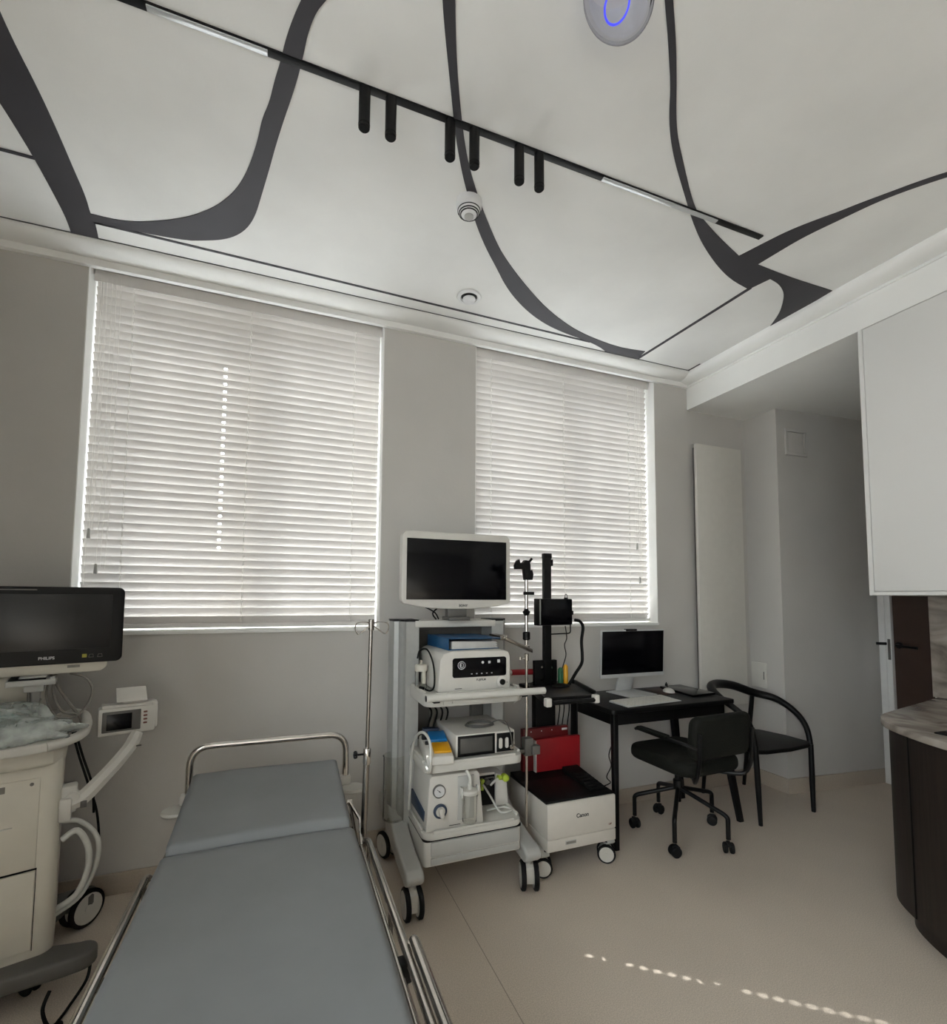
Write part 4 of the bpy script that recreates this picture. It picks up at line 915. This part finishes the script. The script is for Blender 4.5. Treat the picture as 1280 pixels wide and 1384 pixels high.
for s in (-1, 1):
    m.tube([XO @ Vector((s*.10, .05, .452)), XO @ Vector((s*.10, -.17, .452)), XO @ Vector((s*.19, -.26, .455)), XO @ Vector((s*.195, -.295, .54)), XO @ Vector((s*.195, -.305, .72))], .011, 9, .07)
obj('back_frame', m, 'chair_black', oc)
for s in (-1, 1):
    m = MB(); m.tube([XO @ Vector((s*.205, -.29, .64)), XO @ Vector((s*.25, -.25, .665)), XO @ Vector((s*.262, -.16, .665)), XO @ Vector((s*.262, .08, .668)), XO @ Vector((s*.255, .10, .66))], .0095, 9, .05)
    ar = obj('armrest', m, 'chair_black', oc)
    m = MB(); m.box(s*.262-.02, s*.262+.02, -.15, .07, .672, .686, .006, mtx=XO); obj('arm_pad', m, 'upholstery', ar)

# ------------------------------------------------------------------ armchair
acn = thing('armchair', 'black wooden armchair with one curved horseshoe back and arm rail', 'chair', (3.10, 2.56, 0))
rail = [P(a, b, Y=y) for a, b, y in ((1021, 1012, 2.305), (1018, 995, 2.32), (1013, 979.5, 2.35), (1004, 966.6, 2.39), (991, 956, 2.44), (975, 944, 2.53), (964, 934, 2.63), (961.5, 927, 2.70),
        (970.5, 924, 2.745), (991, 926.5, 2.745), (1017, 935.5, 2.70), (1042, 942, 2.62), (1058, 949.5, 2.54), (1073.6, 961, 2.47), (1085, 974, 2.41), (1092, 989, 2.36), (1096, 1010, 2.33))]
rad = [.016, .017, .018, .019, .020, .022, .026, .030, .031, .031, .029, .026, .023, .021, .019, .018, .016]
k = 7; pp = smooth_path(rail, k); rr = []
for i in range(len(rail)-1): rr += [rad[i]+(rad[i+1]-rad[i])*j/k for j in range(k)]
rr.append(rad[-1])
m = MB(); m.tube(pp, rr, 14); obj('back_rail', m, 'chair_black', acn, ang=60)
for p, q in (((2.839, 2.301, 0), rail[0]+Vector((0, 0, .02))), ((3.357, 2.322, 0), rail[-1]+Vector((0, 0, .02))), ((3.340, 2.84, 0), rail[10]), ((2.912, 2.825, 0), rail[7])):
    m = MB(); m.tube([p, Vector(p)*.5+Vector(q)*.5, q], [.0125, .0175, .016], 12); obj('leg', m, 'chair_black', acn)
m = MB(); m.prism([(2.825, 2.315), (2.90, 2.285), (3.10, 2.272), (3.30, 2.292), (3.368, 2.335), (3.365, 2.50), (3.32, 2.68), (3.22, 2.74), (3.02, 2.745), (2.93, 2.70), (2.845, 2.50)], 'xy', .432, .458, .009, 3, caps_only=True)
obj('seat', m, 'chair_black', acn, ang=50)
# ------------------------------------------------------------------ examination couch
bd = thing('examination_bed', 'chrome framed examination bed with a grey vinyl mattress in the foreground', 'bed', (-.04, 1.4, 0))
def pad(y0, y1, z0a, z0b, th, x0, x1, nx=14, ny=22, sag=.005):
    """soft upholstered slab: closed grid with rounded rim, gentle hollows and creases"""
    t = bmesh.new(); top = []; bot = []
    rnd = random.Random(3)
    for j in range(ny+1):
        v = j/ny; y = y0+(y1-y0)*v; zt = z0a+(z0b-z0a)*v; rt = []; rb = []
        for i in range(nx+1):
            u = i/nx; x = x0+(x1-x0)*u
            e = min(u, 1-u)*(x1-x0); f = min(v, 1-v)*(y1-y0); d = 0
            for q in (e, f):
                if q < .014: d += .007*(1-q/.014)**2
            w = .0022*math.sin(9*x+4*y)+.0018*math.sin(14*y-7*x)+.0028*math.exp(-((x-.17+.05*(y-1.2))/.016)**2)*min(1, max(0, 1.6-y))-sag*math.sin(PI*u)*math.sin(PI*v)
            rt.append(t.verts.new((x, y, zt-d+w))); rb.append(t.verts.new((x+.0, y, zt-th)))
        top.append(rt); bot.append(rb)
    for j in range(ny):
        for i in range(nx):
            t.faces.new((top[j][i], top[j][i+1], top[j+1][i+1], top[j+1][i])); t.faces.new((bot[j][i], bot[j+1][i], bot[j+1][i+1], bot[j][i+1]))
    for i in range(nx):
        t.faces.new((top[0][i], bot[0][i], bot[0][i+1], top[0][i+1])); t.faces.new((top[ny][i], top[ny][i+1], bot[ny][i+1], bot[ny][i]))
    for j in range(ny):
        t.faces.new((top[j][0], top[j+1][0], bot[j+1][0], bot[j][0])); t.faces.new((top[j][nx], bot[j][nx], bot[j+1][nx], top[j+1][nx]))
    bmesh.ops.recalc_face_normals(t, faces=t.faces)
    return MB()._add(t)
m = pad(.42, 1.872, .598, .592, .09, -.338, .262, 54, 80); obj('mattress', m, 'mattress_vinyl', bd, ang=70)
m = pad(1.876, 2.375, .619, .680, .075, -.328, .250, 48, 44, .004); obj('backrest_mattress', m, 'mattress_vinyl', bd, ang=70)
m = MB()
for x in (-.352, .276): m.box(x-.014, x+.014, .42, 2.42, .455, .505, .004)
for y in (.45, 1.2, 1.95, 2.40): m.box(-.35, .274, y-.015, y+.015, .46, .50, .004)
m.box(-.33, .25, .44, 1.86, .496, .504)
fr_ = obj('frame', m, 'steel', bd)
m = MB(); m.prism([(1.88, .505), (2.36, .575), (2.36, .60), (1.88, .53)], 'yz', -.32, .245); m.tube([(-.30, 2.25, .47), (-.30, 2.1, .55)], .01, 8); m.tube([(.22, 2.25, .47), (.22, 2.1, .55)], .01, 8); obj('backrest_frame', m, 'black_matte', bd)
hx0, hx1, hy = -.352, .300, 2.44
m = MB(); m.tube([(hx0, hy, .50), (hx0, hy, .770), (hx1, hy, .768), (hx1, hy, .50)], .0145, 14, .085, fs=8); obj('head_hoop', m, 'chrome', bd)
for x, s in ((hx0-.035, -1), (hx1+.03, 1)):
    m = MB(); m.lathe([(.018, 0), (.052, .002), (.056, .010), (.052, .02), (.018, .022)], (x, hy-.05, .515), n=28); b_ = obj('corner_bumper', m, 'cart_light', bd)
for x in (hx0, hx1):
    m = MB(); m.box(x-.03, x+.022, hy-.02, hy+.02, .535, .575, .004); obj('hoop_clamp', m, 'device_white', bd)
for s, x in ((-1, -.388), (1, .325)):
    m = MB(); m.tube([(x, 2.02, .44), (x, 1.93, .505), (x, 1.36, .505), (x, .55, .50), (x, .48, .44)], .0125, 12, .05)
    m.tube([(x-s*.016, 1.98, .455), (x-s*.016, .55, .455)], .010, 10)
    m.tube([(x-s*.028, 1.90, .495), (x-s*.028, .55, .49)], .007, 10)
    sr = obj('side_rail', m, 'chrome', bd)
    if s > 0:
        m = MB(); m.tube([(x+.018, 1.32, .50), (x+.020, 1.305, .525), (x+.018, .5, .525)], .014, 12, .012); obj('rail_sleeve', m, 'chrome', sr)
        m = MB(); m.tube([(x-.04, 2.16, .56), (x-.012, 2.05, .53), (x-.016, 1.96, .47)], .008, 8); m.tube([(x-.04, 2.16, .56), (x-.035, 2.04, .50), (x-.03, 1.97, .46)], .007, 8); m.cyl((x-.05, 2.16, .56), .010, .02, (1, 0, 0), 12); obj('rail_bracket', m, 'chrome', sr)
        for y in (1.28, 1.05): m = MB(); m.box(x-.03, x+.006, y-.02, y+.02, .45, .50, .006); obj('rail_stop', m, 'black_plastic', sr)
    for y in (1.90, 1.5, 1.1, .7):
        m = MB(); m.tube([(x, y, .505), (x-s*.006, y-.03, .43)], .007, 8); obj('rail_strut', m, 'steel', sr)
for x in (-.30, .225):
    for y in (.62, 2.22):
        m = MB(); m.box(x-.02, x+.02, y-.02, y+.02, .13, .46, .004); obj('leg', m, 'steel', bd)
        caster(bd, x, y, .14, .055, .03, .3, double=False, fork='steel')
m = MB(); m.box(-.30, .225, .61, .63, .2, .23, .004); m.box(-.30, .225, 2.21, 2.23, .2, .23, .004); obj('lower_frame', m, 'steel', bd)

# IV pole clipped to the bed side
ip = thing('drip_stand', 'slim steel drip pole with two wire hooks standing at the bed side', 'drip pole', (.322, 1.955, .40))
ix, iy = .334, 1.995
m = MB(); m.tube([(ix-.016, iy, .39), (ix-.007, iy, .815)], .0125, 14); obj('lower_tube', m, 'steel', ip)
m = MB(); m.tube([(ix-.007, iy, .80), (ix, iy, 1.32)], .0078, 12); obj('upper_rod', m, 'steel', ip)
m = MB(); m.lathe([(.0125, .76), (.0155, .765), (.0155, .818), (.013, .822), (.008, .823)], (ix-.007, iy, 0), n=20); co = obj('collar', m, 'chrome', ip)
m = MB(); m.tube([(ix-.02, iy, .80), (ix-.043, iy, .80)], .004, 8)
for k in range(5): a = 2*PI*k/5; m.ell((ix-.052, iy+.009*math.cos(a), .80+.009*math.sin(a)), .008, .007, .007, seg=10)
m.ell((ix-.052, iy, .80), .009, .01, .01, seg=12); obj('star_knob', m, 'black_plastic', co)
m = MB(); m.cyl((ix, iy, 1.285), .0115, .045, n=16, b=.002); obj('hook_head', m, 'steel', ip)
for s in (-1, 1):
    z = 1.322
    pts = [(ix, iy, z-.012), (ix+s*.025, iy-.01, z-.003), (ix+s*.058, iy-.02, z-.006), (ix+s*.066, iy-.022, z-.026), (ix+s*.054, iy-.02, z-.05), (ix+s*.03, iy-.012, z-.036), (ix+s*.006, iy, z-.016)]
    m = MB(); m.tube(smooth_path(pts, 5), .0026, 7); obj('hook', m, 'chrome', ip)

# ------------------------------------------------------------------ patient monitoring cart on the left
O = Vector((-.74, 2.28, 0)); TH = .30
L = Matrix.Translation(O) @ Matrix.Rotation(TH, 4, 'Z')
def W(a, b, z): return L @ Vector((a, b, z))
pc = thing('anaesthesia_cart', 'white medical cart with a tray top and grey base at the left edge', 'medical cart', W(-.23, .19, 0))
m = MB(); po = [(-.43, 0)]+[(-.045+.045*math.sin(k/6*PI/2), .045-.045*math.cos(k/6*PI/2)) for k in range(7)]+[(0, .34), (-.02, .38), (-.43, .38)]
m.prism(po, 'xy', .125, .855, .003, mtx=L, caps_only=True); bo = obj('body', m, 'device_cream', pc, ang=30)
for z0, z1 in ((.165, .435), (.445, .76)):
    m = MB(); m.box(-.42, -.062, -.006, .004, z0, z1, .003, mtx=L); dr = obj('drawer', m, 'device_cream', pc)
    if z0 > .4:
        k_ = MB(); k_.box(-.41, -.19, -.012, -.004, .675, .688, .003, mtx=L); k_.box(-.41, -.13, -.010, -.004, .60, .604, .001, mtx=L); obj('drawer_grip', k_, 'device_white', dr)
        k_ = MB(); k_.box(-.235, -.155, -.0085, -.004, .725, .748, .002, mtx=L); k_.cyl((-.085, -.004, .742), .006, .006, (0, -1, 0), 10, mtx=L); obj('label_plate', k_, 'hose_grey', dr)
m = MB(); m.box(-.42, -.058, -.0015, .004, .437, .443, mtx=L); m.box(-.0605, -.0585, -.0015, .004, .16, .44, mtx=L); obj('panel_gap', m, 'black_matte', bo)
m = MB(); m.prism([(-.43, -.035), (-.10, -.035), (-.03, -.015), (.005, .04), (.01, .36), (-.43, .38)], 'xy', .80, .862, .012, 3, mtx=L, caps_only=True); obj('tray_support', m, 'device_cream', pc)
tp = [(-.43, -.085), (-.10, -.085), (-.015, -.06), (.045, .0), (.058, .07), (.058, .30), (.03, .36), (-.43, .38)]
m = MB(); m.prism([(-.43, -.085), (-.10, -.085), (-.015, -.06), (-.01, .37), (-.43, .38)], 'xy', .862, .895, .008, 3, mtx=L, caps_only=True); wt_ = obj('work_tray', m, 'device_white', pc)
m = MB(); m.tube([W(*p) for p in ((-.05, -.066, .880), (.0, -.045, .884), (.052, .01, .892), (.064, .10, .906), (.058, .26, .918), (.02, .34, .918), (-.03, .36, .90))], .017, 10, .05); obj('tray_handle', m, 'device_white', wt_)
m = MB(); m.box(-.36, -.21, -.0875, -.083, .868, .871, mtx=L); obj('tray_slot', m, 'black_matte', wt_)
# base
m = MB()
def lobe(cx, cy, r, n=9, a0=-90, a1=90): return [(cx+r*math.cos(math.radians(a0+(a1-a0)*k/n)), cy+r*math.sin(math.radians(a0+(a1-a0)*k/n))) for k in range(n+1)]
m.prism([(-.43, -.10), (-.12, -.08), (.03, -.095)]+lobe(.08, -.045, .05)+[(.0, .04), (-.02, .16), (-.02, .26), (.03, .34)]+lobe(.085, .39, .05)+[(-.43, .42)], 'xy', .078, .135, .012, 3, mtx=L, caps_only=True); obj('base', m, 'cart_dark_grey', pc, ang=50)
c = W(.085, .375, 0); caster(pc, c.x, c.y, .13, .075, .05, -.62, fork='cart_dark_grey'); c = W(-.06, .03, 0); caster(pc, c.x, c.y, .08, .036, .03, .9, fork='black_plastic', hub='black_plastic')
c = W(-.38, .40, 0); caster(pc, c.x, c.y, .08, .036, .03, .2, fork='black_plastic', hub='black_plastic'); c = W(-.38, -.04, 0); caster(pc, c.x, c.y, .08, .036, .03, .2, fork='black_plastic', hub='black_plastic')
m = MB(); m.box(-.43, -.075, .30, .37, .89, 1.10, .015, mtx=L); obj('back_panel', m, 'device_cream', pc)
m = MB(); m.tube(smooth_path([W(.005, .05, .50), W(.05, .06, .52), W(.085, .07, .45), W(.09, .08, .36), W(.06, .09, .27), W(.0, .1, .23)], 6), .011, 10); m.tube(smooth_path([W(.005, .08, .56), W(.06, .09, .54), W(.115, .10, .46), W(.115, .11, .35), W(.07, .11, .25), W(-.005, .12, .20)], 6), .009, 10); obj('breathing_hose', m, 'hose_white', pc)
m = MB(); m.tube(smooth_path([W(.02, .12, .88), W(.045, .12, .78), W(.08, .12, .66), W(.11, .12, .55), W(.12, .12, .40), W(.08, .12, .26), W(0, .13, .21)], 6), .0045, 8); m.tube(smooth_path([W(.028, .13, .88), W(.055, .13, .78), W(.09, .13, .66), W(.10, .13, .55)], 6), .0045, 8); obj('black_cable', m, 'black_matte', pc)
m = MB(); m.box(-.005, .045, .03, .09, .60, .70, .008, mtx=L); m.cyl((.03, .02, .655), .024, .05, (0, 1, 0), 16, .004, mtx=L); obj('hose_holder', m, 'cart_light', pc)
# display arm
m = MB(); a_ = [W(.0, .04, .625), W(.06, .045, .64), W(.16, .09, .735), W(.215, .15, .79), W(.235, .17, .835)]
m.tube(a_, [.022, .028, .026, .026, .022], 8, .05, fs=4); m.box(-.008, .03, .01, .085, .575, .66, .008, mtx=L); da = obj('side_arm', m, 'device_white', pc)
m = MB(); m.box(.055, .075, .015, .022, .615, .64, .002, mtx=L); m.box(.20, .25, .13, .14, .785, .79, .002, mtx=L); obj('hinge_mark', m, 'cart_dark_grey', da)
# cables under the monitor
m = MB(); m.tube(smooth_path([W(-.06, .25, 1.10), W(-.07, .22, 1.02), W(-.04, .2, .94), W(.02, .19, .925), W(.06, .19, .97), W(.075, .19, 1.03), W(.05, .2, 1.08), W(.0, .22, 1.10)], 7), .0045, 8)
m.tube(smooth_path([W(-.045, .25, 1.10), W(-.05, .22, 1.03), W(-.02, .2, .955), W(.03, .19, .935), W(.045, .19, .90), W(.048, .2, .86)], 7), .005, 8); m.tube(smooth_path([W(-.06, .26, 1.09), W(-.01, .22, 1.0), W(.03, .2, .94)], 6), .0055, 8)
m.tube(smooth_path([W(-.125, .24, 1.07), W(-.12, .23, .98), W(-.105, .22, .90)], 5), .005, 8); obj('monitor_cables', m, 'hose_grey', pc)
# patient monitor
pm = thing('patient_monitor', 'black framed patient monitor above the white cart at the left', 'monitor', W(-.07, .2, 1.1))
a0, a1, bb, z0, z1 = -.315, .168, .178, 1.143, 1.452
m = MB(); m.prism(rrect(a0, a1, z0, z1, .022), 'xz', bb, bb+.04, .005, 3, mtx=L, caps_only=True); obj('housing', m, 'black_plastic', pm)
m = MB(); m.box(a0+.02, a1-.042, bb-.002, bb+.003, z0+.058, z1-.030, .001, mtx=L); sc_ = obj('screen', m, 'screen_grey', pm)
sc_.data.materials.clear(); sc_.data.materials.append(mk('screen_soft', '#101012', .32, var=.05, spec=.5))
q = L @ Vector((-.075, bb-.0012, z0+.026)); text('PHILIPS', .0155, q, (PI/2, 0, TH), 'logo_light', pm, bold=.0003)
m = MB(); m.box(.035, .050, bb-.0012, bb+.001, z0+.022, z0+.036, mtx=L); obj('key', m, 'amber', pm, label='small yellow-green key')
m = MB()
for x in (.056, .085): m.tube([W(x+dx_, bb-.001, z0+.022+dz) for dx_, dz in ((0, 0), (.016, 0), (.014, .012), (.003, .012), (0, 0))], .0008, 5)
m.box(a0+.02, a0+.20, bb-.001, bb+.001, z1-.014, z1-.011, mtx=L); obj('front_marks', m, 'hose_grey', pm)
m = MB(); m.prism([(a0+.05, z0-.04), (a1-.07, z0-.040), (a1-.05, z0-.022), (a1-.045, z0+.03), (a0+.03, z0+.03), (a0+.03, z0-.022)], 'xz', bb+.018, bb+.13, .006, mtx=L); rh = obj('rear_housing', m, 'device_cream', pm)
m = MB(); m.box(-.01, .03, bb+.0155, bb+.019, z0-.018, z0-.008, mtx=L); obj('marking', m, 'hose_grey', rh)
m = MB(); m.box(-.185, -.04, .12, .26, 1.073, 1.095, .004, mtx=L); m.box(-.15, -.07, .14, .24, 1.095, 1.104, .002, mtx=L); m.box(-.135, -.075, .15, .26, 1.045, 1.073, .004, mtx=L); m.box(-.13, -.09, .245, .31, .90, 1.06, .006, mtx=L); obj('mount', m, 'cart_grey', pm)
m = MB(); m.box(-.178, -.07, .125, .25, 1.0955, 1.10, .001, mtx=L); obj('mount_plate', m, 'black_matte', pm)
# small gas monitor on the arm
gm = thing('gas_monitor', 'small white bedside device with a little black screen on the cart arm', 'medical device', W(.21, .19, .835))
G = L @ Matrix.Translation((.21, .175, .0))
m = MB(); m.box(-.112, .088, 0, .075, .832, .945, .008, mtx=G); m.box(.075, .098, .004, .07, .845, .955, .006, mtx=G); m.box(-.10, .092, .01, .08, .940, .957, .005, mtx=G); obj('housing', m, 'device_white', gm)
m = MB(); m.box(-.098, .036, -.003, .003, .847, .932, .003, mtx=G); gb = obj('screen_bezel', m, 'cart_dark_grey', gm)
m = MB(); m.box(-.083, .004, -.0045, -.002, .856, .921, .001, mtx=G); obj('screen', m, 'screen', gb)
m = MB(); 
for k in range(4): m.box(.045, .059, -.0025, .002, .868+k*.0155, .875+k*.0155, .001, mtx=G)
obj('keys', m, 'orange_key', gm)
m = MB(); m.box(-.03, .05, .02, .05, .957, .968, .002, mtx=G); m.prism([(-.005, .966), (.085, 1.012), (.085, 1.016), (-.008, .970)], 'yz', -.052, .056, .001, mtx=G); fl = obj('raised_lid', m, 'device_white', gm)
m = MB()
for k in range(4): m.prism([(.02, .9815), (.045, .994), (.045, .9955), (.02, .983)], 'yz', -.01+k*.012, -.006+k*.012, mtx=G)
obj('lid_slots', m, 'cart_dark_grey', fl)
# wrapped plastic bags on the tray
def crumple(c, rx, ry, rz, seed, n=44):
    t = bmesh.new(); bmesh.ops.create_uvsphere(t, u_segments=n, v_segments=n//2, radius=1)
    rn = random.Random(seed); ph = [(rn.uniform(2, 9), rn.uniform(2, 9), rn.uniform(2, 9), rn.uniform(0, 6)) for _ in range(14)]
    for v in t.verts:
        p = v.co.copy(); k = 1
        for a, b, cc, d in ph: k += .035*math.sin(a*p.x+b*p.y+cc*p.z+d)*(1.2 if a > 6 else .8)
        p = Vector((math.copysign(abs(p.x)**.75, p.x), math.copysign(abs(p.y)**.75, p.y), p.z))*k
        v.co = (c[0]+p.x*rx, c[1]+p.y*ry, max(.8965, c[2]+p.z*rz))
    return MB()._add(t, L)
o = obj('plastic_bag', crumple((-.15, .02, .925), .19, .09, .045, 5), 'plastic_film', ang=25); tag(o, 'crumpled clear plastic wrapper at the front of the white tray', 'plastic bag')
o = obj('plastic_bag', crumple((-.27, .19, .945), .22, .08, .055, 11), 'plastic_film', ang=25); tag(o, 'clear plastic wrapper around teal tubing at the back of the tray', 'plastic bag')
m = MB()
for k in range(3): m.tube(smooth_path([W(-.46, .15+.02*k, .935+.012*k), W(-.35, .17, .95+.01*k), W(-.25, .16, .945+.012*k), W(-.18, .18+.01*k, .955), W(-.15, .20, .945)], 6), .012, 10)
o = obj('breathing_tube', m, 'teal_plastic'); tag(o, 'teal breathing tube inside the clear wrapper on the tray', 'tube')
m = MB(); m.tube([W(-.09+.006*math.sin(2*PI*k/30), .16+.03*math.cos(2*PI*k/30), .965+.05*math.sin(2*PI*k/30)) for k in range(30)], .0028, 7, closed=True); m.tube([W(-.085, .17, .965), W(-.03, .19, .963)], .003, 7); m.tube([W(-.09, .16, .915), W(-.09, .16, .8965)], .006, 8); o = obj('face_mask', m, 'clear_plastic'); tag(o, 'clear ring of a breathing mask standing on the tray', 'mask')
# black cord on the floor beside the cart
m = MB(); m.tube(smooth_path([W(.11, -.06, .10), W(.10, -.10, .05), W(.05, -.16, .012), W(.02, -.22, .006), W(.06, -.26, .006)], 6), .005, 8); m.tube(smooth_path([W(.0, -.13, .075), W(-.015, -.16, .04), W(.0, -.2, .008), W(.02, -.22, .006)], 6), .006, 8); m.ell(W(.025, -.225, .010), .016, .02, .010)
o = obj('power_cable', m, 'black_matte'); tag(o, 'black power cable trailing on the floor beside the cart base', 'cable')

# ------------------------------------------------------------------ daylight
w = bpy.data.worlds.new('daylight'); scene.world = w; w.use_nodes = True
bg = w.node_tree.nodes['Background']; wn, wl = w.node_tree.nodes, w.node_tree.links
wt_c = wn.new('ShaderNodeTexCoord'); wsx = wn.new('ShaderNodeSeparateXYZ'); wl.new(wt_c.outputs['Generated'], wsx.inputs[0])
wr = wn.new('ShaderNodeValToRGB'); we = wr.color_ramp.elements      # sunlit ground below, bright hazy sky above
we[0].position = .0; we[0].color = (.45, .46, .48, 1); we[1].position = 1; we[1].color = (.92, .96, 1.0, 1)
k_ = we.new(.47); k_.color = (.49, .5, .52, 1); k_ = we.new(.55); k_.color = (.93, .965, 1.0, 1)
wm = wn.new('ShaderNodeMath'); wm.operation = 'MULTIPLY_ADD'; wm.inputs[1].default_value = .5; wm.inputs[2].default_value = .5
wl.new(wsx.outputs['Z'], wm.inputs[0]); wl.new(wm.outputs[0], wr.inputs['Fac']); wl.new(wr.outputs['Color'], bg.inputs['Color'])
bg.inputs['Strength'].default_value = SKY
sd_ = bpy.data.lights.new('sun', 'SUN'); sd_.energy = SUN; sd_.angle = math.radians(.38); sd_.color = (1, .97, .94)
so = bpy.data.objects.new('sun', sd_); COL.objects.link(so)
el = math.radians(40.7); dv = Vector((.773, -.634, 0)).normalized()*math.cos(el)+Vector((0, 0, -math.sin(el)))
so.rotation_euler = dv.to_track_quat('-Z', 'Y').to_euler(); so.location = (-3, 6, 5)
vs = scene.view_settings; vs.view_transform = 'Standard'; vs.look = 'None'; vs.gamma = 1; vs.use_curve_mapping = False; vs.exposure = EXPO
scene.cycles.use_denoising = True; scene.cycles.max_bounces = 10; scene.cycles.diffuse_bounces = 7; scene.cycles.transparent_max_bounces = 12
scene.cycles.sample_clamp_indirect = 8
